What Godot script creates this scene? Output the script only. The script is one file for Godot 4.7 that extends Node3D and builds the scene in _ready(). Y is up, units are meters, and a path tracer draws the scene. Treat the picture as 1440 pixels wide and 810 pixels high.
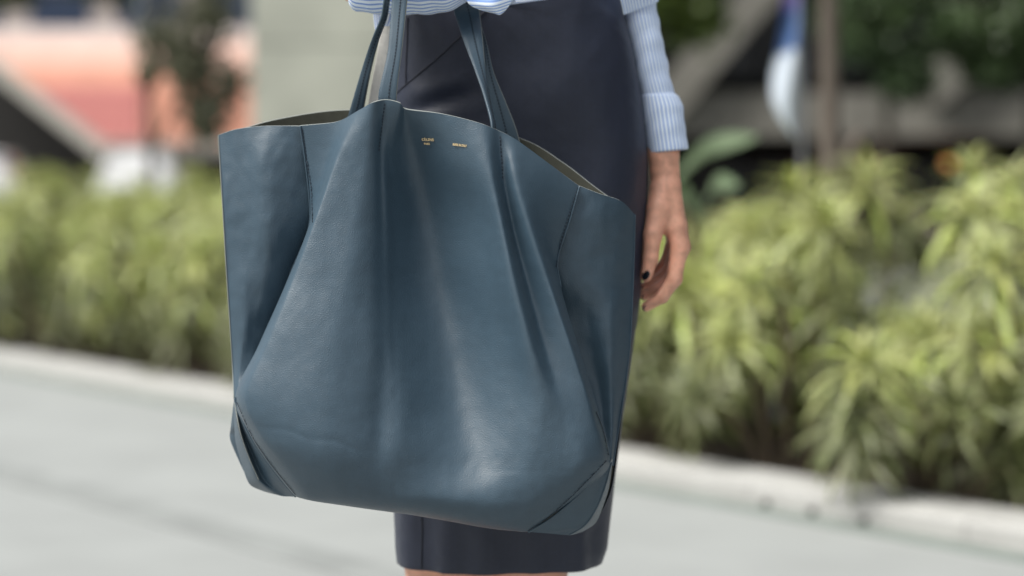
extends Node3D

const FOCAL := 3396.0            # focal length in photograph pixels
const CAM_Y := 0.98
const CAM_Z := 3.056
const TILT := 0.0485             # the camera looks slightly down
const PERSON_Z := -0.33

var rng := RandomNumberGenerator.new()
var used := {}
var M := {}
var skirt_noise := FastNoiseLite.new()
var ORD := ["first", "second", "third", "fourth", "fifth", "sixth", "seventh", "eighth", "ninth", "tenth", "eleventh", "twelfth", "thirteenth", "fourteenth", "fifteenth"]

# ---------------------------------------------------------------- helpers
func at(px: float, py: float, z: float) -> Vector3:      # a point of the plane z, found along a sight line
	var dx := (px - 720.0) / FOCAL
	var dy := -(py - 405.0) / FOCAL
	var d := Vector3(dx, dy * cos(TILT) - sin(TILT), -dy * sin(TILT) - cos(TILT))
	return Vector3(0, CAM_Y, CAM_Z) + d * ((z - CAM_Z) / d.z)

func numbered(called: String) -> String:
	var n: int = used.get(called, -1) + 1
	used[called] = n
	return called if n == 0 else "%s_%03d" % [called, n]

func tag(o: Node, label: String, category: String, group := "") -> Node:
	o.set_meta("label", label)
	o.set_meta("category", category)
	if group != "":
		o.set_meta("group", group)
	return o

func thing(called: String, label: String, category: String, where := Vector3.ZERO, group := "") -> Node3D:
	var o := Node3D.new()
	o.name = numbered(called)
	add_child(o)
	o.position = where
	tag(o, label, category, group)
	return o

func obj(called: String, mesh: Mesh, mat: Material, parent: Node3D, local := false) -> MeshInstance3D:
	var o := MeshInstance3D.new()
	o.name = called if parent != self else numbered(called)
	o.mesh = mesh
	o.material_override = mat
	parent.add_child(o, true)
	if not local and parent != self:                  # the mesh is in world coordinates
		var off := Vector3.ZERO
		var p: Node = parent
		while p != self:
			off += (p as Node3D).position
			p = p.get_parent()
		o.position = -off
	return o

func struct(called: String, mesh: Mesh, mat: Material) -> MeshInstance3D:
	var o := obj(called, mesh, mat, self)
	o.set_meta("kind", "structure")
	return o

func pch(a: Array, t: float) -> Vector3:              # monotone cubic through points, knots 0..n-1
	var n := a.size()
	var k := clampi(int(floor(t)), 0, n - 2)
	var f := t - k
	var p0: Vector3 = a[k]
	var p1: Vector3 = a[k + 1]
	var d := p1 - p0
	var dl: Vector3 = d if k == 0 else p0 - (a[k - 1] as Vector3)
	var dr: Vector3 = d if k == n - 2 else (a[k + 2] as Vector3) - p1
	var r := Vector3.ZERO
	var h00 := 2 * f * f * f - 3 * f * f + 1
	var h10 := f * f * f - 2 * f * f + f
	var h01 := -2 * f * f * f + 3 * f * f
	var h11 := f * f * f - f * f
	for c in 3:
		var m0 := 0.0
		var m1 := 0.0
		if dl[c] * d[c] > 0:
			m0 = 2 * dl[c] * d[c] / (dl[c] + d[c])
		if dr[c] * d[c] > 0:
			m1 = 2 * dr[c] * d[c] / (dr[c] + d[c])
		r[c] = h00 * p0[c] + h10 * m0 + h01 * p1[c] + h11 * m1
	return r

func pts(flat: Array) -> Array:                       # x, y, z triples -> Vector3
	var out := []
	for i in range(0, flat.size(), 3):
		out.append(Vector3(flat[i], flat[i + 1], flat[i + 2]))
	return out

func dense(rows: Array, nu: int, nv: int) -> Array:   # rows of control points -> dense rows
	var out := []
	var nc: int = rows[0].size()
	var cols := []
	for c in nc:
		var col := []
		for r in rows:
			col.append(r[c])
		cols.append(col)
	for i in nv:
		var t := float(i) / (nv - 1) * (rows.size() - 1)
		var row := []
		for c in nc:
			row.append(pch(cols[c], t))
		var line := PackedVector3Array()
		for j in nu:
			line.append(pch(row, float(j) / (nu - 1) * (nc - 1)))
		out.append(line)
	return out

func smooth_z(g: Array, passes: int) -> void:
	for k in passes:
		var old := []
		for r in g:
			old.append((r as PackedVector3Array).duplicate())
		for i in range(1, g.size() - 1):
			var row: PackedVector3Array = g[i]
			for j in range(1, row.size() - 1):
				var p := row[j]
				p.z = 0.4 * old[i][j].z + 0.15 * (old[i - 1][j].z + old[i + 1][j].z + old[i][j - 1].z + old[i][j + 1].z)
				row[j] = p
			g[i] = row

func to_world(g: Array) -> Array:                     # z in centimetres
	var out := []
	for r in g:
		var line := PackedVector3Array()
		for p in r:
			line.append(at(p.x, p.y, p.z * 0.01))
		out.append(line)
	return out

func grid_normals(g: Array, closed := false) -> Array:
	var out := []
	var nv := g.size()
	for i in nv:
		var line := PackedVector3Array()
		var nu: int = g[i].size()
		for j in nu:
			var ja := j - 1 if j > 0 else (nu - 2 if closed else 0)
			var jb := j + 1 if j < nu - 1 else (1 if closed else nu - 1)
			var du: Vector3 = g[i][jb] - g[i][ja]
			var dv: Vector3 = g[mini(i + 1, nv - 1)][j] - g[maxi(i - 1, 0)][j]
			var n := dv.cross(du)
			line.append(n.normalized() if n.length_squared() > 1e-20 else Vector3.UP)
		out.append(line)
	return out

func shifted(g: Array, n: Array, d: float) -> Array:
	var out := []
	for i in g.size():
		var line := PackedVector3Array()
		for j in g[i].size():
			line.append(g[i][j] + n[i][j] * d)
		out.append(line)
	return out

# rows of points -> one smooth mesh; for closed rings the outside is found from the ring centres
func grid_mesh(g: Array, closed := false, uvs := Vector2(1, 1), colors: Array = [], flip := false) -> ArrayMesh:
	var nrm := grid_normals(g, closed)
	var nv := g.size()
	var nu: int = g[0].size()
	if closed:
		var s := 0.0
		for i in nv:
			var c := Vector3.ZERO
			for p in g[i]:
				c += p
			c /= nu
			for j in nu:
				s += (g[i][j] - c).dot(nrm[i][j])
		flip = s < 0
	var v := PackedVector3Array()
	var n := PackedVector3Array()
	var uv := PackedVector2Array()
	var col := PackedColorArray()
	var idx := PackedInt32Array()
	for i in nv:
		for j in nu:
			v.append(g[i][j])
			n.append(-nrm[i][j] if flip else nrm[i][j])
			uv.append(Vector2(float(j) / (nu - 1) * uvs.x, float(i) / (nv - 1) * uvs.y))
			if colors.size():
				col.append(colors[i][j])
	for i in nv - 1:
		for j in nu - 1:
			var a := i * nu + j
			if flip:
				idx.append_array([a, a + nu + 1, a + 1, a, a + nu, a + nu + 1])
			else:
				idx.append_array([a, a + 1, a + nu + 1, a, a + nu + 1, a + nu])
	var arr := []
	arr.resize(Mesh.ARRAY_MAX)
	arr[Mesh.ARRAY_VERTEX] = v
	arr[Mesh.ARRAY_NORMAL] = n
	arr[Mesh.ARRAY_TEX_UV] = uv
	if colors.size():
		arr[Mesh.ARRAY_COLOR] = col
	arr[Mesh.ARRAY_INDEX] = idx
	var m := ArrayMesh.new()
	m.add_surface_from_arrays(Mesh.PRIMITIVE_TRIANGLES, arr)
	return m

# tube through points with radii; ends are closed to a point
func tube(path: Array, radii: Array, sides := 10, flat := 1.0) -> ArrayMesh:
	var g := []
	var up := Vector3(0.03, 0.02, 1)
	for i in path.size():
		var t: Vector3 = (path[mini(i + 1, path.size() - 1)] - path[maxi(i - 1, 0)]).normalized()
		var a := t.cross(up).normalized()
		if a.length() < 0.5:
			a = t.cross(Vector3.RIGHT).normalized()
		var b := a.cross(t)
		var ring := PackedVector3Array()
		for k in sides + 1:
			var w := TAU * (k % sides) / sides
			ring.append(path[i] + (a * cos(w) + b * sin(w) * flat) * radii[i])
		if i == 0:
			var cap := PackedVector3Array()
			for k in sides + 1:
				cap.append(path[0] + (ring[k] - path[0]) * 0.02)
			g.append(cap)
		g.append(ring)
		if i == path.size() - 1:
			var cap := PackedVector3Array()
			for k in sides + 1:
				cap.append(path[i] + (ring[k] - path[i]) * 0.02)
			g.append(cap)
	return grid_mesh(g, true)

func even(a: float, n: int) -> Array:
	var out := []
	for i in n:
		out.append(a)
	return out

# a block with eight corners (bottom four, then top four, each going round)
func hexa(st: SurfaceTool, c: Array) -> void:
	var mid := Vector3.ZERO
	for p in c:
		mid += p / 8.0
	for f in [[0, 1, 2, 3], [4, 5, 6, 7], [0, 1, 5, 4], [1, 2, 6, 5], [2, 3, 7, 6], [3, 0, 4, 7]]:
		var p0: Vector3 = c[f[0]]
		var n := ((c[f[2]] as Vector3) - p0).cross((c[f[1]] as Vector3) - p0).normalized()
		var order: Array = f
		if n.dot(p0 - mid) < 0:
			order = [f[0], f[3], f[2], f[1]]
			n = -n
		for k in [0, 1, 2, 0, 2, 3]:
			st.set_normal(n)
			st.add_vertex(c[order[k]])

func begin() -> SurfaceTool:
	var st := SurfaceTool.new()
	st.begin(Mesh.PRIMITIVE_TRIANGLES)
	return st

func block(x0: float, x1: float, y0: float, y1: float, z0: float, z1: float) -> ArrayMesh:
	var st := begin()
	hexa(st, [Vector3(x0, y0, z0), Vector3(x1, y0, z0), Vector3(x1, y0, z1), Vector3(x0, y0, z1), Vector3(x0, y1, z0), Vector3(x1, y1, z0), Vector3(x1, y1, z1), Vector3(x0, y1, z1)])
	return st.commit()

# a straight bar of rectangular section from a to b
func bar(a: Vector3, b: Vector3, w: float, d: float) -> ArrayMesh:
	var t := (b - a).normalized()
	var s := t.cross(Vector3(0, 0, 1)).normalized()
	var f := s.cross(t).normalized()
	var st := begin()
	var c := []
	for e in [a, b]:
		for q in [[-1, -1], [1, -1], [1, 1], [-1, 1]]:
			c.append(e + s * q[0] * w * 0.5 + f * q[1] * d * 0.5)
	hexa(st, c)
	return st.commit()

# a strap between two edge lines, with thickness and rounded sides
func ribbon(l: Array, r: Array, th: float, n: int) -> Array:
	var sec := [[-1, -0.4], [-0.97, -1], [-0.6, -1.1], [0, -1.12], [0.6, -1.1], [0.97, -1], [1, -0.4], [1, 0.4], [0.97, 1], [0.6, 1.1], [0, 1.12], [-0.6, 1.1], [-0.97, 1], [-1, 0.4], [-1, -0.4]]
	var g := []
	var le := []
	var re := []
	for i in n:
		var t := float(i) / (n - 1) * (l.size() - 1)
		var a := pch(l, t)
		var b := pch(r, t)
		le.append(at(a.x, a.y, a.z * 0.01))
		re.append(at(b.x, b.y, b.z * 0.01))
	var mids := []
	var nors := []
	for i in n:
		var c: Vector3 = (le[i] + re[i]) * 0.5
		var w: Vector3 = (re[i] - le[i]) * 0.5
		var i0 := maxi(i - 1, 0)
		var i1 := mini(i + 1, n - 1)
		var tn: Vector3 = (le[i1] + re[i1] - le[i0] - re[i0]).normalized()
		var nn := tn.cross(w).normalized()
		var line := PackedVector3Array()
		for s in sec:
			line.append(c + w * s[0] + nn * s[1] * th * 0.5)
		g.append(line)
		mids.append(c)
		nors.append(nn)
	return [grid_mesh(g, true), le, re, mids, nors]

func stitches(path: Array, normals: Array, step := 0.0047, long := 0.0030) -> ArrayMesh:
	var st := begin()
	var left := 0.0
	for i in path.size() - 1:
		var a: Vector3 = path[i]
		var b: Vector3 = path[i + 1]
		var d := a.distance_to(b)
		if d < 1e-6:
			continue
		var t := (b - a) / d
		var n: Vector3 = normals[i]
		var s := t.cross(n).normalized() * 0.0009
		while left < d:
			var p := a + t * left + n * 0.0002
			var q := p + t * long
			var h := n * 0.0006
			hexa(st, [p - s, p + s, q + s, q - s, p - s * 0.6 + h, p + s * 0.6 + h, q + s * 0.6 + h, q - s * 0.6 + h])
			left += step
		left -= d
	return st.commit()

# ---------------------------------------------------------------- a body as a distance field, meshed by surface nets
func field_mesh(st: SurfaceTool, bones: Array, cell: float, blend: float, lo: Vector3, hi: Vector3) -> void:
	var nx := int((hi.x - lo.x) / cell) + 2
	var ny := int((hi.y - lo.y) / cell) + 2
	var nz := int((hi.z - lo.z) / cell) + 2
	var f := PackedFloat32Array()
	f.resize(nx * ny * nz)
	f.fill(9.0)
	for bn in bones:
		var a: Vector3 = bn[0]
		var ra: float = bn[1]
		var b: Vector3 = bn[2]
		var rb: float = bn[3]
		var sq: float = bn[4] if bn.size() > 4 else 1.0          # flattening along z
		var pad := maxf(ra, rb) * maxf(1.0, sq) + blend + cell * 2
		var p0 := ((a.min(b) - Vector3.ONE * pad - lo) / cell).floor()
		var p1 := ((a.max(b) + Vector3.ONE * pad - lo) / cell).ceil()
		var ab := b - a
		ab.z /= sq
		var l2 := maxf(ab.length_squared(), 1e-9)
		for k in range(maxi(int(p0.z), 0), mini(int(p1.z) + 1, nz)):
			for j in range(maxi(int(p0.y), 0), mini(int(p1.y) + 1, ny)):
				for i in range(maxi(int(p0.x), 0), mini(int(p1.x) + 1, nx)):
					var p := lo + Vector3(i, j, k) * cell - a
					p.z /= sq
					var t := clampf(p.dot(ab) / l2, 0, 1)
					var d := (p - ab * t).length() - lerpf(ra, rb, t)
					var at_i := (k * ny + j) * nx + i
					var e := f[at_i]
					var h := maxf(blend - absf(d - e), 0.0) / blend
					f[at_i] = minf(d, e) - h * h * blend * 0.25
	var vid := {}
	var vs := PackedVector3Array()
	var off := [0, 1, nx, nx + 1, nx * ny, nx * ny + 1, nx * ny + nx, nx * ny + nx + 1]
	for k in nz - 1:
		for j in ny - 1:
			for i in nx - 1:
				var at_i := (k * ny + j) * nx + i
				var inside := 0
				if f[at_i] > cell * 4 and f[at_i + off[7]] > cell * 4:
					continue
				for c in 8:
					if f[at_i + off[c]] < 0:
						inside += 1
				if inside == 0 or inside == 8:
					continue
				var sum := Vector3.ZERO
				var cnt := 0
				for e in [[0, 1], [2, 3], [4, 5], [6, 7], [0, 2], [1, 3], [4, 6], [5, 7], [0, 4], [1, 5], [2, 6], [3, 7]]:
					var fa := f[at_i + off[e[0]]]
					var fb := f[at_i + off[e[1]]]
					if (fa < 0) != (fb < 0):
						var t := fa / (fa - fb)
						var ca := Vector3(e[0] & 1, (e[0] >> 1) & 1, (e[0] >> 2) & 1)
						var cb := Vector3(e[1] & 1, (e[1] >> 1) & 1, (e[1] >> 2) & 1)
						sum += ca.lerp(cb, t)
						cnt += 1
				vid[at_i] = vs.size()
				vs.append(lo + (Vector3(i, j, k) + sum / cnt) * cell)
	var normals := PackedVector3Array()
	normals.resize(vs.size())
	var tri := PackedInt32Array()
	for at_i in vid:
		var here := f[at_i] < 0
		for ax in 3:
			var d: int = [1, nx, nx * ny][ax]
			var o1: int = [nx, nx * ny, 1][ax]
			var o2: int = [nx * ny, 1, nx][ax]
			if (f[at_i + d] < 0) == here:
				continue
			if not (vid.has(at_i - o1) and vid.has(at_i - o2) and vid.has(at_i - o1 - o2)):
				continue
			var q := [vid[at_i], vid[at_i - o1], vid[at_i - o1 - o2], vid[at_i - o2]]
			if not here:
				q = [q[0], q[3], q[2], q[1]]
			# clockwise from outside
			tri.append_array([q[0], q[2], q[1], q[0], q[3], q[2]])
	for t in range(0, tri.size(), 3):
		var n := (vs[tri[t + 2]] - vs[tri[t]]).cross(vs[tri[t + 1]] - vs[tri[t]])
		for c in 3:
			normals[tri[t + c]] += n
	for t in tri.size():
		st.set_normal(normals[tri[t]].normalized())
		st.add_vertex(vs[tri[t]])

# ---------------------------------------------------------------- textures and materials
func noise_tex(freq: float, octaves: int, size := 512, lo := 0.0, hi := 1.0, cellular := false, sd := 1) -> NoiseTexture2D:
	var n := FastNoiseLite.new()
	n.seed = sd
	n.noise_type = FastNoiseLite.TYPE_CELLULAR if cellular else FastNoiseLite.TYPE_SIMPLEX_SMOOTH
	if cellular:
		n.cellular_return_type = FastNoiseLite.RETURN_DISTANCE2_SUB
	n.frequency = freq
	n.fractal_octaves = octaves
	var t := NoiseTexture2D.new()
	t.width = size
	t.height = size
	t.seamless = true
	t.noise = n
	var g := Gradient.new()
	g.set_color(0, Color(lo, lo, lo))
	g.set_color(1, Color(hi, hi, hi))
	t.color_ramp = g
	return t

func mat(c: Color, rough: float, called := "") -> StandardMaterial3D:
	var m := StandardMaterial3D.new()
	m.albedo_color = c
	m.roughness = rough
	m.resource_name = called
	return m

# mottled colour and relief on the three world planes
func grained(c: Color, rough: float, tile: float, tone: Texture2D, relief: Texture2D = null, cm := 0.0) -> StandardMaterial3D:
	var m := mat(c, rough)
	m.albedo_texture = tone
	m.uv1_triplanar = true
	m.uv1_world_triplanar = true
	m.uv1_scale = Vector3.ONE / tile
	if relief:
		m.heightmap_enabled = true
		m.heightmap_texture = relief
		m.heightmap_scale = cm
	return m

func stripe_texture() -> ImageTexture:
	var w := 64
	var im := Image.create(w, 64, false, Image.FORMAT_RGB8)
	var r := RandomNumberGenerator.new()
	r.seed = 7
	for y in 64:
		for x in w:
			var u := float(x) / w
			var e := smoothstep(0.32, 0.44, u) - smoothstep(0.68, 0.80, u)
			var c := Color(0.90, 0.94, 0.99).lerp(Color(0.42, 0.56, 0.84), e * 0.8)
			var k := 1.0 + r.randf_range(-0.05, 0.05)
			im.set_pixel(x, y, Color(c.r * k, c.g * k, c.b * k))
	return ImageTexture.create_from_image(im)

func make_materials() -> void:
	var soft := noise_tex(0.006, 4, 512, 0.88, 1.0, false, 3)
	var leather_tone := noise_tex(0.006, 3, 512, 0.93, 1.0, false, 4)
	var leather_grain := noise_tex(0.045, 2, 512, 0.0, 1.0, true, 5)
	var fine := noise_tex(0.06, 3, 512, 0.0, 1.0, false, 6)
	var leather := grained(Color(0.205, 0.285, 0.342), 0.52, 0.06, leather_tone, leather_grain, 0.032)
	leather.metallic_specular = 0.54
	leather.roughness_texture = noise_tex(0.02, 4, 512, 0.84, 1.0, false, 21)
	leather.rim_enabled = true
	leather.rim = 0.12
	leather.rim_tint = 0.4
	M.leather = leather
	M.lining = grained(Color(0.28, 0.285, 0.25), 0.95, 0.05, soft, fine, 0.02)
	M.raw_edge = mat(Color(0.46, 0.48, 0.475), 0.8)  # raw leather edge, its colour paled to hold the light along it
	M.suede = grained(Color(0.86, 0.85, 0.83), 0.95, 0.05, soft)
	M.thread = mat(Color(0.10, 0.15, 0.20), 0.8)
	M.gold = mat(Color(0.93, 0.83, 0.64), 0.4)
	M.gold.metallic = 0.45
	var sk := grained(Color(0.118, 0.147, 0.225), 0.48, 0.03, soft, fine, 0.025)
	sk.rim_enabled = true
	sk.rim = 0.35
	sk.rim_tint = 0.5
	M.skirt = sk
	M.skirt_seam = mat(Color(0.11, 0.12, 0.17), 0.6)
	var shirt := mat(Color(1, 1, 1), 0.9)
	shirt.albedo_texture = stripe_texture()
	shirt.uv1_scale = Vector3(1, 1, 1)
	shirt.rim_enabled = true
	shirt.rim = 0.2
	M.shirt = shirt
	M.skin = grained(Color(0.97, 0.725, 0.615), 0.5, 0.06, noise_tex(0.01, 4, 256, 0.80, 1.0, false, 9), fine, 0.014)
	M.skin.subsurf_scatter_enabled = true
	M.skin.subsurf_scatter_strength = 0.12
	M.nail = mat(Color(0.07, 0.075, 0.10), 0.25)
	M.hair = mat(Color(0.07, 0.05, 0.04), 0.5)
	M.shoe = mat(Color(0.08, 0.08, 0.09), 0.35)
	M.pavement = grained(Color(0.53, 0.542, 0.538), 0.85, 2.6, noise_tex(0.008, 5, 512, 0.93, 1.0, false, 11), fine, 0.05)
	M.band = grained(Color(0.50, 0.513, 0.508), 0.85, 1.1, soft)
	M.gutter = grained(Color(0.44, 0.475, 0.455), 0.9, 0.8, soft)
	M.kerb = grained(Color(0.63, 0.63, 0.62), 0.88, 0.9, noise_tex(0.012, 5, 512, 0.92, 1.0, false, 12), fine, 0.12)
	M.pipe = mat(Color(0.33, 0.33, 0.32), 0.7)
	M.soil = grained(Color(0.20, 0.16, 0.12), 1.0, 0.7, soft, fine, 1.0)
	M.ground = grained(Color(0.40, 0.41, 0.40), 0.95, 6.0, soft)
	var leaf := mat(Color(1, 1, 1), 0.42)
	leaf.vertex_color_use_as_albedo = true
	leaf.backlight_enabled = true
	leaf.backlight = Color(0.5, 0.5, 0.4)
	M.leaf = leaf
	M.stem = grained(Color(0.36, 0.31, 0.25), 0.95, 0.12, soft)
	M.bark = grained(Color(0.47, 0.43, 0.40), 0.95, 0.4, soft, fine, 0.4)
	M.dark_bark = grained(Color(0.27, 0.25, 0.22), 0.95, 0.4, soft, fine, 0.4)
	M.concrete = grained(Color(0.71, 0.72, 0.67), 0.9, 3.0, soft, fine, 0.1)
	M.beam = grained(Color(0.50, 0.49, 0.46), 0.9, 3.0, soft)
	M.dark_wall = grained(Color(0.16, 0.155, 0.15), 0.85, 3.0, soft)
	M.dark_glass = mat(Color(0.05, 0.055, 0.06), 0.2)
	M.frame = mat(Color(0.17, 0.17, 0.17), 0.6)
	M.salmon = grained(Color(0.76, 0.63, 0.58), 0.9, 4.0, soft)
	M.orange = grained(Color(0.72, 0.51, 0.43), 0.9, 4.0, soft)
	M.tile = grained(Color(0.68, 0.43, 0.41), 0.85, 1.2, soft)
	M.trim = grained(Color(0.58, 0.57, 0.54), 0.85, 3.0, soft)
	M.pale = grained(Color(0.72, 0.67, 0.65), 0.9, 5.0, soft)
	M.navy = mat(Color(0.16, 0.21, 0.30), 0.4)
	M.car_paint = mat(Color(0.66, 0.66, 0.66), 0.25)
	M.car_paint.clearcoat_enabled = true
	M.car_paint.clearcoat = 0.6
	M.rubber = mat(Color(0.06, 0.06, 0.06), 0.9)
	M.rim = mat(Color(0.6, 0.6, 0.62), 0.35)
	M.rim.metallic = 0.7
	M.lens = mat(Color(0.85, 0.87, 0.9), 0.15)
	M.metal = mat(Color(0.55, 0.55, 0.57), 0.4)
	M.metal.metallic = 0.5
	var fl := mat(Color(1, 1, 1), 0.8)
	fl.vertex_color_use_as_albedo = true
	fl.backlight_enabled = true
	fl.backlight = Color(0.4, 0.4, 0.4)
	M.banner = fl
	var lamp := mat(Color(0.9, 0.6, 0.4), 0.5)
	lamp.emission_enabled = true
	lamp.emission = Color(1.0, 0.66, 0.40)
	lamp.emission_energy_multiplier = 0.5
	M.lamp = lamp
	var lamp2: StandardMaterial3D = lamp.duplicate()
	lamp2.emission = Color(0.8, 0.50, 0.38)
	lamp2.emission_energy_multiplier = 0.14
	M.dim_lamp = lamp2

# ---------------------------------------------------------------- main
func _ready() -> void:
	rng.seed = 20
	var cam := Camera3D.new()
	cam.name = "camera"
	cam.position = Vector3(0, CAM_Y, CAM_Z)
	cam.rotation.x = -TILT
	var lens := CameraAttributesPhysical.new()
	lens.frustum_focal_length = 12.0 * FOCAL / 405.0
	lens.frustum_focus_distance = 3.05
	lens.exposure_aperture = 2.5
	lens.frustum_near = 0.05
	lens.frustum_far = 2500.0
	cam.attributes = lens
	add_child(cam)
	cam.current = true
	var env := Environment.new()
	env.background_mode = Environment.BG_SKY
	env.tonemap_mode = Environment.TONE_MAPPER_LINEAR
	env.tonemap_exposure = 1.45
	env.sdfgi_enabled = true
	env.ssao_enabled = true
	env.ssil_enabled = true
	var sky := Sky.new()
	var sm := ProceduralSkyMaterial.new()
	sm.sky_top_color = Color(0.93, 0.96, 1.0)
	sm.sky_horizon_color = Color(0.74, 0.755, 0.77)
	sm.sky_curve = 0.3
	sm.ground_bottom_color = Color(0.50, 0.51, 0.51)
	sm.ground_horizon_color = Color(0.62, 0.63, 0.63)
	sm.sky_energy_multiplier = 0.80
	sky.sky_material = sm
	env.sky = sky
	var we := WorldEnvironment.new()
	we.name = "world"
	we.environment = env
	add_child(we)
	var sun := DirectionalLight3D.new()
	sun.name = "sun"
	sun.light_energy = 1.35
	sun.light_angular_distance = 32.0
	sun.light_color = Color(1.0, 0.985, 0.96)
	sun.shadow_enabled = true
	sun.look_at_from_position(Vector3(-0.62, 1.0, 0.30), Vector3.ZERO, Vector3.UP)
	add_child(sun)
	skirt_noise.seed = 8
	skirt_noise.frequency = 0.016
	make_materials()
	setting()
	left_background()
	right_background()
	hedge()
	person()
	bag()

# ---------------------------------------------------------------- the setting
const K0 := Vector3(1.30, 0, -3.09)                  # foot of the kerb
const KD := Vector3(-0.5547, 0, -0.8320)             # along it, away from the camera
const KN := Vector3(0.8320, 0, -0.5547)              # across it, into the bed

func along(t: float, back: float, y := 0.0) -> Vector3:
	return K0 + KD * t + KN * back + Vector3(0, y, 0)

func strip(t0: float, t1: float, b0: float, b1: float, y0: float, y1: float) -> ArrayMesh:
	var st := begin()
	hexa(st, [along(t0, b0, y0), along(t1, b0, y0), along(t1, b1, y0), along(t0, b1, y0), along(t0, b0, y1), along(t1, b0, y1), along(t1, b1, y1), along(t0, b1, y1)])
	return st.commit()

func setting() -> void:
	# the ground falls gently towards the street behind the bed and runs out to the horizon
	var g := []
	for z in [60.0, 20.0, 6.0, -5.0, -12.0, -20.0, -30.0, -45.0, -60.0, -80.0, -150.0, -400.0, -1200.0]:
		var row := PackedVector3Array()
		for x in [-900.0, -200.0, -60.0, -25.0, -10.0, -4.0, 0.0, 4.0, 10.0, 25.0, 60.0, 200.0, 900.0]:
			var drop := smoothstep(-16.0, -58.0, z) * 1.35
			row.append(Vector3(x, -0.03 - drop, z))
		g.append(row)
	g.reverse()
	struct("ground", grid_mesh(g), M.ground)
	struct("pavement", strip(-40, 40, -14, 0, -0.2, 0.0), M.pavement)
	struct("pavement_band", strip(-20, 40, -1.62, -1.45, -0.05, 0.004), M.band)
	struct("pavement_band", strip(-20, 40, -3.1, -2.95, -0.05, 0.004), M.band)
	struct("gutter", strip(-12, 40, -0.10, 0.0, -0.05, 0.004), M.gutter)
	var kerb := Node3D.new()
	kerb.name = "kerb"
	kerb.set_meta("kind", "structure")
	add_child(kerb)
	kerb.position = along(0, 0)
	for i in 22:
		var t0 := -3.4 + i * 0.9
		var t1 := t0 + 0.897
		# chamfered front edge: section swept along the kerb
		var sec := [Vector2(0.0, -0.1), Vector2(0.003, 0.048), Vector2(0.006, 0.058), Vector2(0.014, 0.065), Vector2(0.03, 0.067), Vector2(0.22, 0.07), Vector2(0.236, 0.068), Vector2(0.245, 0.06), Vector2(0.245, -0.1)]
		var rows := []
		for t in [t0, t0 + 0.006, t1 - 0.006, t1]:
			var row := PackedVector3Array()
			var k := 0.985 if t == t0 or t == t1 else 1.0
			for s in sec:
				row.append(along(t, 0.12 + (s.x - 0.12) * k, s.y * k + rng.randf_range(-0.0003, 0.0003)))
			rows.append(row)
		obj("kerb_stone", grid_mesh(rows, false, Vector2.ONE, [], true), M.kerb, kerb)
	for px in [1080.0, 1146.0, 1219.0]:
		# the outlet's place along the kerb, where its sight line meets the kerb's face
		var x: float = (px - 720.0) / FOCAL
		var t: float = (K0.x - x * (CAM_Z - K0.z)) / (-KD.x + x * -KD.z)
		obj("drain_outlet", tube([along(t, 0.05, 0.014), along(t, -0.010, 0.014), along(t, -0.010, 0.014), along(t, 0.03, 0.014)], [0.013, 0.013, 0.009, 0.008], 14), M.pipe, kerb)
	struct("planting_bed", strip(-3.4, 16.4, 0.243, 2.6, -0.2, 0.045), M.soil)

func leafy_mesh(size: float) -> ArrayMesh:
	var g := []
	for i in 4:
		var v := i / 3.0
		var w: float = [0.05, 0.42, 0.34, 0.02][i] * size
		var y := v * size
		var z := -v * v * size * 0.25
		g.append(PackedVector3Array([Vector3(-w, y, z - w * 0.2), Vector3(0, y, z + w * 0.1), Vector3(w, y, z - w * 0.2)]))
	return grid_mesh(g)

# leaves spread through ellipsoids; each ellipsoid is made of clumps so that gaps show
func crown(parent: Node3D, balls: Array, count: int, size: float, c0: Color, c1: Color, sd: int) -> void:
	var r := RandomNumberGenerator.new()
	r.seed = sd
	var clumps := []
	for b in balls:
		for k in int(b[2]):
			var d := Vector3(r.randfn(), r.randfn(), r.randfn()).normalized() * pow(r.randf(), 0.4)
			clumps.append([b[0] + d * b[1], b[3] * r.randf_range(0.7, 1.3), r.randf()])
	var mm := MultiMesh.new()
	mm.transform_format = MultiMesh.TRANSFORM_3D
	mm.use_colors = true
	mm.mesh = leafy_mesh(size)
	mm.instance_count = count
	for i in count:
		var c: Array = clumps[r.randi() % clumps.size()]
		var d: Vector3 = Vector3(r.randfn(), r.randfn() * 0.8, r.randfn()) * 0.5 * c[1]
		var b := Basis.from_euler(Vector3(r.randf_range(-1.4, 0.5), r.randf() * TAU, r.randf_range(-0.6, 0.6)))
		mm.set_instance_transform(i, Transform3D(b.scaled(Vector3.ONE * r.randf_range(0.6, 1.3)), c[0] + d - parent.position))
		mm.set_instance_color(i, c0.lerp(c1, clampf(c[2] * 0.7 + r.randf() * 0.3, 0, 1)))
	var o := MultiMeshInstance3D.new()
	o.name = "crown"
	o.multimesh = mm
	o.material_override = M.leaf
	o.set_meta("kind", "stuff")
	parent.add_child(o, true)

func limb(called: String, parent: Node3D, path: Array, r0: float, r1: float, m: Material, sides := 9) -> void:
	var p := []
	var rr := []
	var n := 5 * (path.size() - 1) + 1
	for i in n:
		var t := float(i) / (n - 1)
		p.append(pch(path, t * (path.size() - 1)))
		rr.append(lerpf(r0, r1, t))
	obj(called, tube(p, rr, sides), m, parent)

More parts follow.
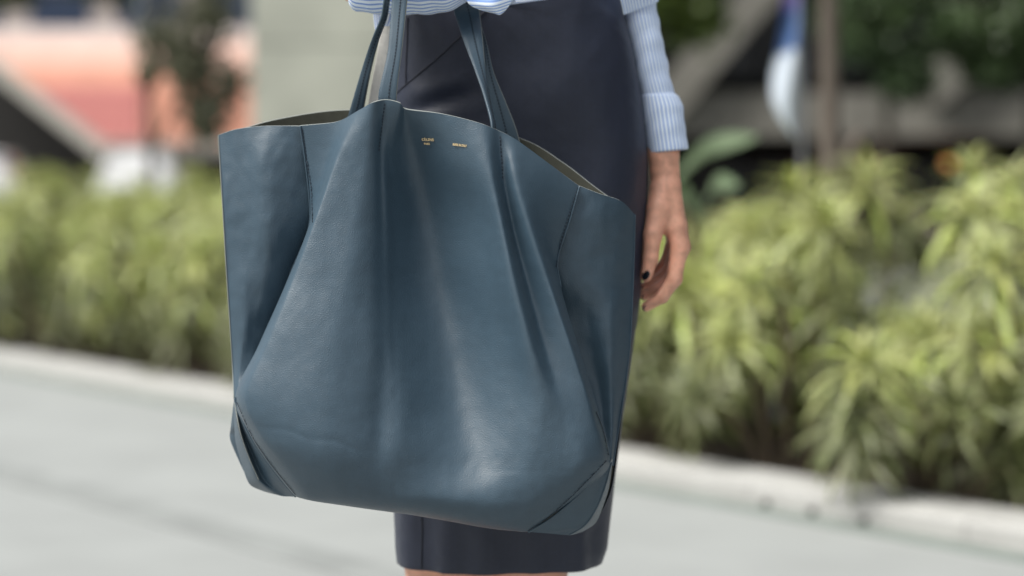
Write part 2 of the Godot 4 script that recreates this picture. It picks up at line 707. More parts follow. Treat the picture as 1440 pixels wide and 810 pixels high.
func car(label: String, where: Vector3, turn: float) -> void:
	var t := thing("parked_car", label, "car", where, "white cars parked along the far street")
	t.rotation.y = turn
	# sections across the car, front (+z) to back
	var secs := [[2.1, 0.30, 0.62, 0.70], [2.02, 0.22, 0.74, 0.82], [1.5, 0.2, 0.90, 0.86], [0.95, 0.2, 0.98, 0.87], [-1.6, 0.2, 1.02, 0.87], [-2.0, 0.24, 0.98, 0.83], [-2.1, 0.34, 0.8, 0.74]]
	var g := []
	for s in secs:
		var ring := PackedVector3Array()
		for q in [[0, 0], [-0.92, 0.0], [-1, 0.25], [-1, 0.7], [-0.93, 0.96], [-0.5, 1.02], [0, 1.04], [0.5, 1.02], [0.93, 0.96], [1, 0.7], [1, 0.25], [0.92, 0.0], [0, 0]]:
			ring.append(Vector3(q[0] * s[3], lerpf(s[1], s[2], q[1]), s[0]))
		g.append(ring)
	obj("body", grid_mesh(g, true), M.car_paint, t, true)
	var cab := []
	for s in [[1.0, 0.92, 0.97, 0.74], [0.25, 0.95, 1.40, 0.62], [0.0, 0.95, 1.46, 0.60], [-1.0, 0.95, 1.46, 0.60], [-1.3, 0.95, 1.38, 0.62], [-1.9, 0.95, 1.0, 0.72]]:
		var ring := PackedVector3Array()
		for q in [[0, 0], [-1.16, 0.0], [-1.06, 0.5], [-0.98, 0.92], [-0.8, 1.0], [0, 1.02], [0.8, 1.0], [0.98, 0.92], [1.06, 0.5], [1.16, 0.0], [0, 0]]:
			ring.append(Vector3(q[0] * s[3], lerpf(s[1], s[2], q[1]), s[0]))
		cab.append(ring)
	obj("cabin", grid_mesh(cab, true), M.car_paint, t, true)
	var st := begin()
	hexa(st, [Vector3(-0.66, 0.99, 0.93), Vector3(0.66, 0.99, 0.93), Vector3(0.66, 0.98, 0.88), Vector3(-0.66, 0.98, 0.88), Vector3(-0.55, 1.37, 0.31), Vector3(0.55, 1.37, 0.31), Vector3(0.55, 1.35, 0.25), Vector3(-0.55, 1.35, 0.25)])
	obj("windscreen", st.commit(), M.dark_glass, t, true)
	for s in [-1.0, 1.0]:
		var sw := begin()
		hexa(sw, [Vector3(s * 0.78, 1.0, 0.6), Vector3(s * 0.78, 1.0, -1.5), Vector3(s * 0.7, 1.0, -1.5), Vector3(s * 0.7, 1.0, 0.6), Vector3(s * 0.655, 1.36, 0.1), Vector3(s * 0.655, 1.36, -1.2), Vector3(s * 0.6, 1.36, -1.2), Vector3(s * 0.6, 1.36, 0.1)])
		obj("side_window", sw.commit(), M.dark_glass, t, true)
		obj("headlight", tube([Vector3(s * 0.55, 0.66, 2.0), Vector3(s * 0.57, 0.66, 2.1)], [0.11, 0.09], 12), M.lens, t, true)
		obj("mirror", tube([Vector3(s * 0.84, 1.0, 0.7), Vector3(s * 1.0, 1.03, 0.68)], [0.06, 0.07], 8), M.car_paint, t, true)
		for z in [1.3, -1.35]:
			var w := obj("wheel", tube([Vector3(s * 0.66, 0.31, z), Vector3(s * 0.7, 0.31, z), Vector3(s * 0.86, 0.31, z), Vector3(s * 0.88, 0.31, z)], [0.28, 0.31, 0.31, 0.27], 18), M.rubber, t, true)
			obj("rim", tube([Vector3(s * 0.8, 0.31, z), Vector3(s * 0.895, 0.31, z)], [0.19, 0.18], 14), M.rim, w, true)
	obj("grille", block(-0.38, 0.38, 0.42, 0.58, 2.03, 2.115), M.dark_glass, t, true)

func left_background() -> void:
	# a pavilion with a salmon and red tiled roof, seen at an angle
	var zr := -66.0
	var t := thing("tiled_pavilion", "low pavilion with salmon and red tiled roof and a sloping grey verge", "building", at(120, 330, zr))
	var slope := func(px: float, py: float) -> Vector3: return at(px, py, zr - (215.0 - py) * 0.022)
	var x_left := func(py: float) -> float: return -6.0 + (py - 92.0) * 1.28
	var course := 0
	var bands := [[40.0, 58.0, M.pale], [58.0, 92.0, M.salmon], [92.0, 120.0, M.orange]]
	for b in bands:
		var st := begin()
		var a0: Vector3 = slope.call(x_left.call(b[0]), b[0])
		var a1: Vector3 = slope.call(385, b[0])
		var b0: Vector3 = slope.call(x_left.call(b[1]), b[1])
		var b1: Vector3 = slope.call(385, b[1])
		var dn := Vector3(0, -0.16, -0.1)
		hexa(st, [b0, b1, a1, a0, b0 + dn, b1 + dn, a1 + dn, a0 + dn])
		obj("roof_band", st.commit(), b[2], t)
	for k in 12:                                      # tile courses, each lapping the one below
		var y0 := 120.0 + k * 6.6
		var y1 := y0 + 7.4
		var st := begin()
		var lift := Vector3(0, 0.03, 0.05)
		var a0: Vector3 = slope.call(x_left.call(y0) + 6, y0)
		var a1: Vector3 = slope.call(200, y0)
		var b0: Vector3 = slope.call(x_left.call(y1) + 6, y1) + lift
		var b1: Vector3 = slope.call(200, y1) + lift
		var dn := Vector3(0, -0.1, -0.08)
		hexa(st, [b0, b1, a1, a0, b0 + dn, b1 + dn, a1 + dn, a0 + dn])
		obj("tile_course", st.commit(), M.tile, t)
		var st2 := begin()
		a0 = slope.call(203, y0)
		a1 = slope.call(385, y0)
		b0 = slope.call(203, y1) + lift
		b1 = slope.call(385, y1) + lift
		hexa(st2, [b0, b1, a1, a0, b0 + dn, b1 + dn, a1 + dn, a0 + dn])
		obj("tile_course", st2.commit(), M.orange, t)
	obj("verge", bar(slope.call(-60, 50) + Vector3(0, 0, 0.3), slope.call(160, 222) + Vector3(0, 0, 0.3), 0.36, 0.7), M.trim, t)
	obj("eave_beam", bar(slope.call(150, 208), slope.call(385, 208), 0.36, 0.3), M.trim, t)
	obj("wall", block(at(-60, 0, zr - 5).x, at(400, 0, zr - 5).x, -1.4, at(0, 70, zr - 5).y, zr - 5.4, zr - 5.0), M.dark_wall, t)
	for px in [20.0, 190.0, 360.0]:
		var p := at(px, 215, zr - 0.5)
		obj("post", block(p.x - 0.11, p.x + 0.11, -1.4, p.y - 0.05, p.z - 0.11, p.z + 0.11), M.trim, t)
	# pale block far behind, with dark blue windows
	var zb := -110.0
	var pb := at(150, 300, zb)
	var b := thing("pale_building", "pale pinkish tall building with dark blue windows behind the tiled roof", "building", Vector3(pb.x, -1.4, zb))
	obj("wall", block(at(-1200, 0, zb).x, at(1150, 0, zb).x, -1.4, 22.0, zb - 9, zb), M.pale, b)
	for row in 3:
		for k in range(-9, 9):
			var x0 := at(40.0 + k * 125.0, 0, zb).x
			var y0 := at(0, 48, zb).y + row * 4.2
			var w := obj("window", block(x0, x0 + 2.9, y0, y0 + 2.2, zb - 0.1, zb + 0.02), M.navy, b)
			obj("window_frame", block(x0 - 0.08, x0 + 2.98, y0 - 0.14, y0 - 0.02, zb - 0.1, zb + 0.1), M.trim, w)
	# concrete pier close behind the bag
	var zp := -22.0
	var pp := at(450, 300, zp)
	var pier := thing("concrete_pier", "wide pale grey-green concrete pier behind the bag straps", "pier", Vector3(pp.x, -0.3, zp))
	var x0 := at(352, 0, zp).x
	var x1 := at(660, 0, zp).x
	for k in 4:
		obj("concrete_lift", block(x0, x1, -0.3 + k * 1.3, -0.3 + k * 1.3 + 1.285, zp - 1.4, zp), M.concrete, pier)
	obj("base_plinth", block(x0 - 0.06, x1 + 0.06, -0.31, 0.12, zp - 1.46, zp + 0.06), M.concrete, pier)
	# white cars
	car("white car in the street behind the hedge, split by a thin tree trunk", Vector3(at(194, 0, -47).x, -0.98 + 0.90, -47), 0.12)
	car("white car cut off by the left edge of the photograph", Vector3(at(-36, 0, -49).x, -0.1, -49), 0.1)
	struct("street_rise", block(-30, 8, -1.2, -0.09, -54, -40), M.ground)
	# the slim tree left of the bag
	var zt := -13.5
	var base := Vector3(at(214, 0, zt).x, -0.05, zt)
	var tr := thing("slender_tree", "slender tree with dark drooping foliage between tiled roof and grey pier", "tree", base)
	limb("trunk", tr, [base, at(213, 260, zt), at(210, 150, zt), at(216, 40, zt), at(230, -120, zt)], 0.035, 0.02, M.dark_bark)
	limb("branch", tr, [at(213, 215, zt), at(240, 160, zt), at(275, 80, zt), at(300, -30, zt)], 0.018, 0.008, M.dark_bark)
	limb("branch", tr, [at(211, 170, zt), at(200, 90, zt), at(165, 10, zt), at(130, -60, zt)], 0.016, 0.006, M.dark_bark)
	limb("branch", tr, [at(240, 270, zt), at(262, 215, zt), at(300, 150, zt), at(330, 60, zt)], 0.012, 0.006, M.bark)
	crown(tr, [[at(300, 10, zt), Vector3(0.20, 0.22, 0.25), 10, 0.16], [at(268, 100, zt), Vector3(0.12, 0.24, 0.2), 14, 0.13], [at(300, 165, zt), Vector3(0.14, 0.18, 0.2), 14, 0.13], [at(212, 105, zt), Vector3(0.05, 0.10, 0.1), 5, 0.07], [at(240, 60, zt), Vector3(0.18, 0.14, 0.2), 10, 0.12], [at(325, 120, zt), Vector3(0.06, 0.14, 0.2), 6, 0.1], [at(250, -120, zt), Vector3(0.6, 0.35, 0.5), 26, 0.2]], 3600, 0.062, Color(0.11, 0.115, 0.075), Color(0.23, 0.235, 0.16), 31)
	# foliage reaching into the top left corner
	var zc := -16.0
	var base2 := Vector3(at(-45, 0, zc).x, -0.08, zc)
	var tr2 := thing("corner_tree", "green tree reaching into the top left corner", "tree", base2)
	limb("trunk", tr2, [base2, at(-50, 150, zc), at(-48, 0, zc), at(-30, -150, zc)], 0.07, 0.03, M.dark_bark)
	limb("branch", tr2, [at(-48, 30, zc), at(0, 5, zc), at(70, -8, zc), at(150, -14, zc)], 0.025, 0.008, M.dark_bark)
	crown(tr2, [[at(12, -4, zc), Vector3(0.22, 0.08, 0.2), 9, 0.12], [at(140, -22, zc), Vector3(0.3, 0.1, 0.2), 10, 0.12], [at(0, -150, zc), Vector3(0.9, 0.45, 0.6), 30, 0.2]], 3600, 0.07, Color(0.04, 0.065, 0.02), Color(0.13, 0.17, 0.05), 32)

func right_background() -> void:
	var z := -27.0
	var p := at(1190, 300, z)
	var b := thing("dark_building", "dark building with grey slab edge and slanting concrete struts behind the hedge", "building", Vector3(p.x, -1.2, z))
	var xl := at(880, 0, z).x
	var xr := at(1900, 0, z).x
	var y_hi := at(0, 130, z).y
	var y_lo := at(0, 192, z).y
	for k in 6:                                       # slab edge in precast lengths
		var a := lerpf(xl, xr, k / 6.0)
		var c := lerpf(xl, xr, (k + 1) / 6.0) - 0.02
		obj("slab_edge", block(a, c, y_lo, y_hi, z - 5.0, z), M.beam, b)
	obj("back_wall", block(xl, xr, -1.2, 9.0, z - 6.0, z - 5.6), M.dark_wall, b)
	obj("end_wall", block(xl - 0.3, xl, -1.2, 9.0, z - 6.0, z - 0.6), M.dark_wall, b)
	obj("upper_slab", block(xl, xr, at(0, -150, z).y, at(0, -95, z).y, z - 5.0, z + 0.3), M.beam, b)
	obj("roof", block(xl, xr, 8.6, 9.0, z - 5.6, z + 0.3), M.dark_wall, b)
	obj("upper_wall", block(xl, xr, at(0, -95, z).y, 8.6, z - 0.5, z - 0.1), M.dark_wall, b)
	for s in [[1085.0, -30.0, 925.0, 160.0], [1420.0, 40.0, 1300.0, 132.0], [1468.0, -100.0, 1405.0, 55.0]]:
		obj("strut", bar(at(s[0], s[1], z + 0.12), at(s[2], s[3], z + 0.12), 0.42, 0.36), M.beam, b)
	for k in 9:
		var a := lerpf(xl, xr, k / 9.0)
		var c := lerpf(xl, xr, (k + 1) / 9.0)
		var w := obj("window", block(a + 0.06, c - 0.06, y_hi + 0.3, at(0, -100, z).y - 0.1, z - 3.1, z - 3.05), M.dark_glass, b)
		obj("mullion", block(a - 0.06, a + 0.06, y_hi, at(0, -100, z).y, z - 3.15, z - 3.0), M.frame, w)
		var d := obj("shop_front", block(a + 0.06, c - 0.06, -1.1, y_lo - 0.3, z - 4.1, z - 4.05), M.dark_glass, b)
		obj("mullion", block(a - 0.06, a + 0.06, -1.2, y_lo, z - 4.15, z - 4.0), M.frame, d)
	for k in 4:
		var a := lerpf(xl, xr, (k + 0.5) / 4.0)
		obj("column", block(a - 0.2, a + 0.2, -1.2, y_lo, z - 1.2, z - 0.8), M.dark_wall, b)
	for s in [[1335.0, 230.0, M.lamp, "orange glowing globe lamp under the slab, brighter and further right of two", 0.5], [1219.0, 232.0, M.dim_lamp, "dim reddish globe lamp under the slab, left of the brighter orange one", 0.2]]:
		var q := at(s[0], s[1], z - 0.6)
		var l := thing("globe_lamp", s[3], "lamp", q, "globe lamps under the slab")
		var ball := SphereMesh.new()
		ball.radius = 0.06
		ball.height = 0.12
		ball.radial_segments = 20
		ball.rings = 12
		obj("globe", ball, s[2], l, true)
		obj("cord", tube([Vector3(0, 0.06, 0), Vector3(0, y_lo - q.y, 0)], [0.008, 0.008], 6), M.frame, l, true)
		var o := OmniLight3D.new()
		o.name = "glow"
		o.light_color = Color(1, 0.6, 0.32)
		o.light_energy = s[4] * 0.15
		o.light_size = 0.06
		o.omni_range = 12
		o.omni_attenuation = 2
		o.shadow_enabled = true
		l.add_child(o)
	var unseen_wing_x := 13.0  # unseen wing and its windows, out of view, darken the bag's right-facing folds
	for k in 4:
		obj("unseen_wing_storey", block(unseen_wing_x, unseen_wing_x + 6, -1.2 + k * 3.4, 2.15 + k * 3.4, -27.5, 10), M.dark_wall, b)
		for q in 8:
			obj("side_window", block(unseen_wing_x - 0.03, unseen_wing_x + 0.1, -0.3 + k * 3.4, 1.7 + k * 3.4, -26.0 + q * 4.5, -22.6 + q * 4.5), M.dark_glass, b)  # glass of the unseen wing
	# grey-brown trunk with a cut fork
	var zt := -6.6
	var base := Vector3(at(1168, 0, zt).x, 0.02, zt)
	var t := thing("grey_tree", "grey-brown straight tree trunk with short forked limb beside the banner", "tree", base)
	limb("trunk", t, [base, at(1168, 330, zt), at(1167, 180, zt), at(1166, 60, zt), at(1164, -140, zt)], 0.042, 0.038, M.bark, 14)
	limb("limb", t, [at(1168, 265, zt), at(1180, 236, zt), at(1198, 208, zt), at(1212, 186, zt)], 0.035, 0.026, M.bark, 12)
	limb("limb", t, [at(1222, 258, zt + 0.2), at(1248, 280, zt + 0.2), at(1282, 305, zt + 0.2), at(1320, 340, zt + 0.2)], 0.022, 0.03, M.bark, 12)
	crown(t, [[at(1180, -190, zt), Vector3(0.9, 0.3, 0.8), 34, 0.16]], 3000, 0.06, Color(0.025, 0.04, 0.015), Color(0.09, 0.12, 0.045), 41)
	# leafy trees in front of the dark building
	var specs := [
		[960.0, -12.0, "bright green leafy tree hanging over the sleeve at the top of the photograph", [[950.0, 4.0, 0.16, 0.12], [975.0, 34.0, 0.08, 0.06], [940.0, -90.0, 0.5, 0.2]], Color(0.05, 0.085, 0.015), Color(0.16, 0.22, 0.05), 905.0],
		[1380.0, -15.0, "dark green leafy tree across the top right corner", [[1330.0, 40.0, 0.45, 0.22], [1400.0, 95.0, 0.25, 0.14], [1250.0, 10.0, 0.35, 0.2], [1440.0, 20.0, 0.4, 0.35], [1340.0, -90.0, 1.0, 0.4]], Color(0.02, 0.04, 0.014), Color(0.10, 0.16, 0.055), 1452.0],
		[1240.0, -16.0, "dark thin tree behind the trunk, its drooping leaves over the slab", [[1225.0, 70.0, 0.25, 0.10], [1270.0, 120.0, 0.15, 0.10], [1200.0, 20.0, 0.3, 0.15], [1240.0, -100.0, 0.7, 0.35]], Color(0.02, 0.04, 0.016), Color(0.09, 0.15, 0.06), 1247.0]]
	var sd := 50
	for s in specs:
		var zz: float = s[1]
		var bs := Vector3(at(s[6], 0, zz).x, -0.05, zz)
		var tr := thing("leafy_tree", s[2], "tree", bs, "trees in front of the dark building")
		limb("trunk", tr, [bs, at(s[6], 200, zz), at(s[6] + 6, 60, zz), at(s[0], -90, zz)], 0.05, 0.03, M.dark_bark)
		var balls := []
		for q in s[3]:
			balls.append([at(q[0], q[1], zz), Vector3(q[2], q[3], q[2]), 12, 0.13])
			limb("branch", tr, [at(s[6] + 3, 120, zz), at((s[6] + q[0]) * 0.5, q[1] - 20, zz), at(q[0], q[1], zz)], 0.02, 0.006, M.dark_bark, 6)
		sd += 1
		crown(tr, balls, 4200, 0.075, s[4], s[5], sd)
	# feather banner
	var zf := -6.2
	var fb := Vector3(at(1130, 0, zf).x, 0.02, zf)
	var f := thing("feather_banner", "blue and white feather banner hanging on a thin grey pole", "banner", fb)
	limb("pole", f, [fb, at(1129, 200, zf), at(1127, 60, zf), at(1122, -60, zf), at(1100, -150, zf)], 0.012, 0.006, M.metal)
	obj("base", tube([fb, fb + Vector3(0, 0.03, 0), fb + Vector3(0, 0.05, 0)], [0.16, 0.16, 0.02], 18), M.metal, f)
	var rows := []
	var cols := []
	for i in 50:
		var v := i / 49.0
		var y := lerpf(-140, 196, v)
		var xr2 := 1124.0 - 4 * smoothstep(0.7, 1.0, v) - 20 * smoothstep(0.25, 0.0, v)
		var xl2 := 1101.0 - 9 * smoothstep(0.45, 0.68, v) - 7 * smoothstep(0.62, 0.74, v)
		xl2 += 34 * pow(maxf(0, (v - 0.80) / 0.20), 1.8)
		var row := PackedVector3Array()
		var cr := []
		for j in 9:
			var u := j / 8.0
			row.append(at(lerpf(xl2, xr2, u), y, zf + 0.025 * sin(u * 5.0 + v * 6.0)))
			var c := Color(0.20, 0.16, 0.42)
			if v > 0.47 - u * 0.03:
				c = Color(0.07, 0.13, 0.30)
			if v > 0.60 + (1 - u) * 0.05 + u * 0.02:
				c = Color(0.50, 0.56, 0.64)
			if u > 0.88:
				c = Color(0.30, 0.32, 0.36)
			cr.append(c)
		rows.append(row)
		cols.append(cr)
	obj("flag", grid_mesh(rows, false, Vector2.ONE, cols), M.banner, f)
	# plant with one broad grey-green leaf beside the hand
	var zl := -5.6
	var lb := Vector3(at(985, 0, zl).x, 0.05, zl)
	var lp := thing("broad_leaf_plant", "plant with broad grey-green leaf slanting up beside the shirt cuff", "plant", lb)
	for s in [[940.0, 262.0, 1000.0, 205.0, 1064.0, 193.0, 0.038], [985.0, 300.0, 1010.0, 255.0, 1040.0, 262.0, 0.03], [985.0, 310.0, 960.0, 270.0, 925.0, 265.0, 0.03]]:
		var gg := []
		var cc := []
		for i in 12:
			var v := i / 11.0
			var c := pch([at(s[0], s[1], zl), at(s[2], s[3], zl), at(s[4], s[5], zl + 0.1)], v * 2)
			var w: float = s[6] * pow(sin(PI * clampf(v * 0.92 + 0.06, 0, 1)), 0.7)
			gg.append(PackedVector3Array([c + Vector3(-0.2, -1, 0.3) * w, c + Vector3(0, 0, 0.3) * w, c + Vector3(0.2, 1, 0.2) * w]))
			cc.append([Color(0.11, 0.16, 0.09), Color(0.15, 0.20, 0.12), Color(0.10, 0.15, 0.08)])
		obj("leaf", grid_mesh(gg, false, Vector2.ONE, cc), M.leaf, lp)
	limb("stem", lp, [lb, at(985, 420, zl), at(975, 330, zl), at(942, 262, zl)], 0.02, 0.012, M.stem)

# ---------------------------------------------------------------- the hedge
func strap_leaf(long: float, wide: float, droop: float, edge: Color, mid: Color) -> ArrayMesh:
	var g := []
	var cc := []
	var p := Vector3.ZERO
	var a := 0.0
	for i in 7:
		var v := i / 6.0
		var w := wide * 0.5 * (0.35 + 0.65 * sin(PI * minf(0.5, v * 1.1))) * (1.0 if v < 0.55 else maxf(0.03, 1.0 - pow((v - 0.55) / 0.45, 1.6)))
		var f := 0.28 * w                             # the leaf is channelled
		g.append(PackedVector3Array([p + Vector3(-w, f, 0), p + Vector3(-w * 0.45, 0, 0), p + Vector3(w * 0.45, 0, 0), p + Vector3(w, f, 0)]))
		cc.append([edge, mid, mid, edge])
		a -= droop / 6.0
		p += Vector3(0, sin(a), cos(a)) * long / 6.0
	return grid_mesh(g, false, Vector2.ONE, cc)

func hedge() -> void:
	var r := RandomNumberGenerator.new()
	r.seed = 77
	var leaves := []
	for k in 8:
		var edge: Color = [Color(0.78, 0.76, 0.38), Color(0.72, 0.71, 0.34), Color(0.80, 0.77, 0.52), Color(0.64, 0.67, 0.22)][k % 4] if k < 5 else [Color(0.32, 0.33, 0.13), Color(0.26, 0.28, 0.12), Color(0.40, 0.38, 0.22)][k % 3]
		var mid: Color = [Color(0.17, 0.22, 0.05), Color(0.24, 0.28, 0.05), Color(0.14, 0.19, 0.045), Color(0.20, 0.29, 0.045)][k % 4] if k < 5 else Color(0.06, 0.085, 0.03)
		leaves.append(strap_leaf(r.randf_range(0.20, 0.27), r.randf_range(0.018, 0.023), r.randf_range(0.75, 1.5), edge, mid))
	# rosettes: a list of leaf places each, and the same joined to one mesh
	var places := []
	var joined := []
	for k in 7:
		var list := []
		var st := begin()
		var n := 42
		for i in n:
			var u := float(i) / n
			var up := lerpf(-0.1, 1.4, pow(u, 0.85))                   # outer leaves hang, inner ones stand
			var b := Basis(Vector3.UP, i * 2.4 + r.randf_range(-0.2, 0.2)) * Basis(Vector3.RIGHT, -up + r.randf_range(-0.15, 0.15))
			var x := Transform3D(b.scaled(Vector3.ONE * lerpf(1.05, 0.62, u) * r.randf_range(0.88, 1.1)), Vector3(0, u * 0.07, 0))
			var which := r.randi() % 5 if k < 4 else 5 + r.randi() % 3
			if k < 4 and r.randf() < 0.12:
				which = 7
			list.append([which, x])
			st.append_from(leaves[which], 0, x)
		places.append(list)
		joined.append(st.commit())
	for row in 3:
		var n: int = [13, 14, 15][row]
		var first: float = [0.11, 0.85, 1.12][row]
		var heights: Array = [[0.80, 0.50, 0.76, 0.66, 0.68], [0.95, 0.38, 0.84, 0.72], [1.0, 0.40, 0.94, 0.68]][row]
		for i in n:
			var t := first + i * 0.66 + r.randf_range(-0.08, 0.08)
			var back := 0.48 + row * 0.5 + r.randf_range(-0.06, 0.06)
			var base := along(t, back, 0.05)
			var rowname: String = ["front", "middle", "back"][row]
			var label := "variegated yellow-green shrub, %s from the right in the hedge's %s row" % [ORD[i], rowname]
			var s := thing("variegated_shrub", label, "shrub", base, "variegated shrubs of the hedge behind the kerb")
			var near := row == 0 and i < 3
			var tall: float = heights[i] if i < heights.size() else [0.64, 0.70, 0.76][row] + r.randf_range(-0.17, 0.2)
			var heads := []
			for k in 5:
				var w := k * 2.4 + r.randf_range(-0.4, 0.4)
				var out := r.randf_range(0.05, 0.42)
				var top := Vector3(cos(w) * out, tall * r.randf_range(0.74, 1.0) - out * 0.3, sin(w) * out)
				var foot := Vector3(cos(w) * 0.05, -0.06, sin(w) * 0.05)
				var mid := foot.lerp(top, 0.5) + Vector3(cos(w), 0, sin(w)) * 0.03
				obj("stem", tube([foot, mid, top], [0.014, 0.011, 0.008], 6), M.stem, s, true)
				heads.append([top, Vector3(cos(w), 0, sin(w)), 1.0])
				heads.append([mid.lerp(top, 0.45) + Vector3(cos(w), 0, sin(w)) * r.randf_range(0.05, 0.14), Vector3(cos(w), 0, sin(w)), 0.9])
				heads.append([foot.lerp(mid, 0.8) + Vector3(cos(w), 0.2, sin(w)) * r.randf_range(0.1, 0.26), Vector3(cos(w), 0, sin(w)), 0.85])
				if row == 0 and k % 2 == 0:
					heads.append([foot.lerp(mid, 0.35) + Vector3(cos(w), 0.25, sin(w)) * r.randf_range(0.1, 0.24), Vector3(cos(w), 0, sin(w)), 0.75])
			var single := 0
			for h in heads:
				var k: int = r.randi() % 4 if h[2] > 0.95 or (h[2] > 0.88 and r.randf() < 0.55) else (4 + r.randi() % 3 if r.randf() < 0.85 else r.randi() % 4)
				var lean: float = r.randf_range(0.25, 0.8) * (0.5 if h[2] == 1.0 else 1.2)
				var axis: Vector3 = Vector3.UP.cross(h[1]).normalized()
				var b := Basis(axis, lean) * Basis(Vector3.UP, r.randf() * TAU)
				var sc: float = h[2] * r.randf_range(0.85, 1.15)
				var x := Transform3D(b.scaled(Vector3.ONE * sc), h[0])
				var facing: bool = h[1].z > 0.0 or h[2] == 1.0
				if near and facing and single < 10:       # leaves of the nearest heads one by one
					single += 1
					var head := Node3D.new()
					head.name = "leaf_rosette"
					s.add_child(head, true)
					head.transform = x
					for q in places[k]:
						var lf := MeshInstance3D.new()
						lf.name = "leaf"
						lf.mesh = leaves[q[0]]
						lf.material_override = M.leaf
						lf.transform = q[1]
						head.add_child(lf, true)
				else:
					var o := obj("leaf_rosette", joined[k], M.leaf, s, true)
					o.transform = x

# ---------------------------------------------------------------- the person
var SK_Y := [-70.0, -30.0, 0.0, 70.0, 150.0, 230.0, 300.0, 420.0, 520.0, 610.0, 700.0, 770.0, 789.0]
var SK_L := [562.0, 556.0, 552.0, 546.0, 541.0, 538.0, 538.0, 541.0, 545.0, 549.0, 553.0, 556.0, 558.0]
var SK_R := [850.0, 864.0, 873.0, 890.0, 904.0, 910.0, 909.0, 900.0, 886.0, 873.0, 862.0, 854.0, 847.0]

func curve1(xs: Array, ys: Array, x: float) -> float:
	for i in xs.size() - 1:
		if x <= xs[i + 1] or i == xs.size() - 2:
			var a := []
			for k in xs.size():
				a.append(Vector3(ys[k], 0, 0))
			return pch(a, i + clampf((x - xs[i]) / (xs[i + 1] - xs[i]), 0, 1)).x
	return ys[-1]

func skirt_point(py: float, ang: float, lift := 0.0) -> Vector3:
	var l := curve1(SK_Y, SK_L, py)
	var r := curve1(SK_Y, SK_R, py)
	var b := 0.122 - 0.012 * smoothstep(450, 800, py)
	var c := at((l + r) * 0.5, py, PERSON_Z)
	var a := (at(r, py, PERSON_Z) - at(l, py, PERSON_Z)).length() * 0.5
	var s := sin(ang)
	var k := cos(ang)
	var p := Vector3(signf(s) * pow(absf(s), 0.92) * (a + lift), 0, signf(k) * pow(absf(k), 0.86) * (b + lift))
	var u := (l + r) * 0.5 + s * (r - l) * 0.5
	# soft creases: pulled cloth near the hip and long vertical drape
	var w := 0.0
	w += 0.0035 * exp(-pow((py - 128 - (u - 620) * -0.25) / 14.0, 2)) * exp(-pow((u - 620) / 60.0, 2))
	w -= 0.003 * exp(-pow((py - 148 - (u - 620) * -0.3) / 10.0, 2)) * exp(-pow((u - 620) / 50.0, 2))
	w += 0.0035 * exp(-pow((py - 168 - (u - 620) * -0.22) / 12.0, 2)) * exp(-pow((u - 625) / 55.0, 2))
	w += 0.004 * sin(u * 0.045 + py * 0.004) * smoothstep(80, 300, py)
	w += 0.003 * sin(py * 0.035 + u * 0.02) * smoothstep(0, 120, py) * exp(-pow((u - 760) / 120.0, 2))
	w += 0.0022 * skirt_noise.get_noise_2d(u, py * 0.6) + 0.0007 * skirt_noise.get_noise_2d(u * 5.0, py * 3.0)
	w += 0.0035 * sin(u * 0.11 + 1.0) * smoothstep(560, 780, py)
	return c + p + Vector3(s, 0, k) * w * smoothstep(0.0, 0.5, absf(k))

func skirt_on(px: float, py: float, lift: float) -> Vector3:          # front of the skirt at a sight line
	var l := curve1(SK_Y, SK_L, py)
	var r := curve1(SK_Y, SK_R, py)
	var q := clampf((px - (l + r) * 0.5) / ((r - l) * 0.5), -0.99, 0.99)
	return skirt_point(py, signf(q) * asin(pow(absf(q), 1.0 / 0.92)), lift)

# a cloth tube given by left and right sight lines; folds as small rings
func cloth_tube(ys: Array, ls: Array, rs: Array, z: Callable, n: int, depth: float, crease: float, tilt := 0.0, thick := 0.0) -> Array:
	var g := []
	for i in n:
		var py := lerpf(ys[0], ys[-1], i / (n - 1.0))
		var l := curve1(ys, ls, py)
		var r := curve1(ys, rs, py)
		var zz: float = z.call(py)
		var c := at((l + r) * 0.5, py, zz)
		var a := (at(r, py, zz) - at(l, py, zz)).length() * 0.5
		var row := PackedVector3Array()
		for j in 61:
			var w := TAU * (j % 60) / 60.0 + PI
			var f := 1.0 + crease * (sin(py * 0.21 + 2.2 * sin(w + 0.8)) * 0.6 + sin(py * 0.11 + 3 * w) * 0.4)
			row.append(c + Vector3(sin(w) * a * f, tilt * sin(w) * a * smoothstep(0.5, 1.0, i / (n - 1.0)), cos(w) * a * depth * f))
		g.append(row)
	if thick > 0:                                     # the cloth turns in at its lower end
		var last: PackedVector3Array = g[-1]
		var c := Vector3.ZERO
		for p in last:
			c += p / 61.0
		for s in [0.95, 0.88, 0.84]:
			var row := PackedVector3Array()
			for p in last:
				row.append(c + (p - c) * s + Vector3(0, 0.004 if s < 0.9 else -0.002, 0) + Vector3(0, 0.03 if s < 0.86 else 0.0, 0))
			g.append(row)
	return g

func bone(l: Array) -> Array:                          # px, py, cm pairs -> bone on the person's plane
	return [at(l[0], l[1], PERSON_Z + l[2] * 0.01), l[3] * 0.0111, at(l[4], l[5], PERSON_Z + l[6] * 0.01), l[7] * 0.0111]

func finger_bones(list: Array) -> Array:
	var out := []
	for i in range(0, list.size() - 4, 4):
		out.append(bone([list[i], list[i + 1], list[i + 2], list[i + 3], list[i + 4], list[i + 5], list[i + 6], list[i + 7]]))
	return out

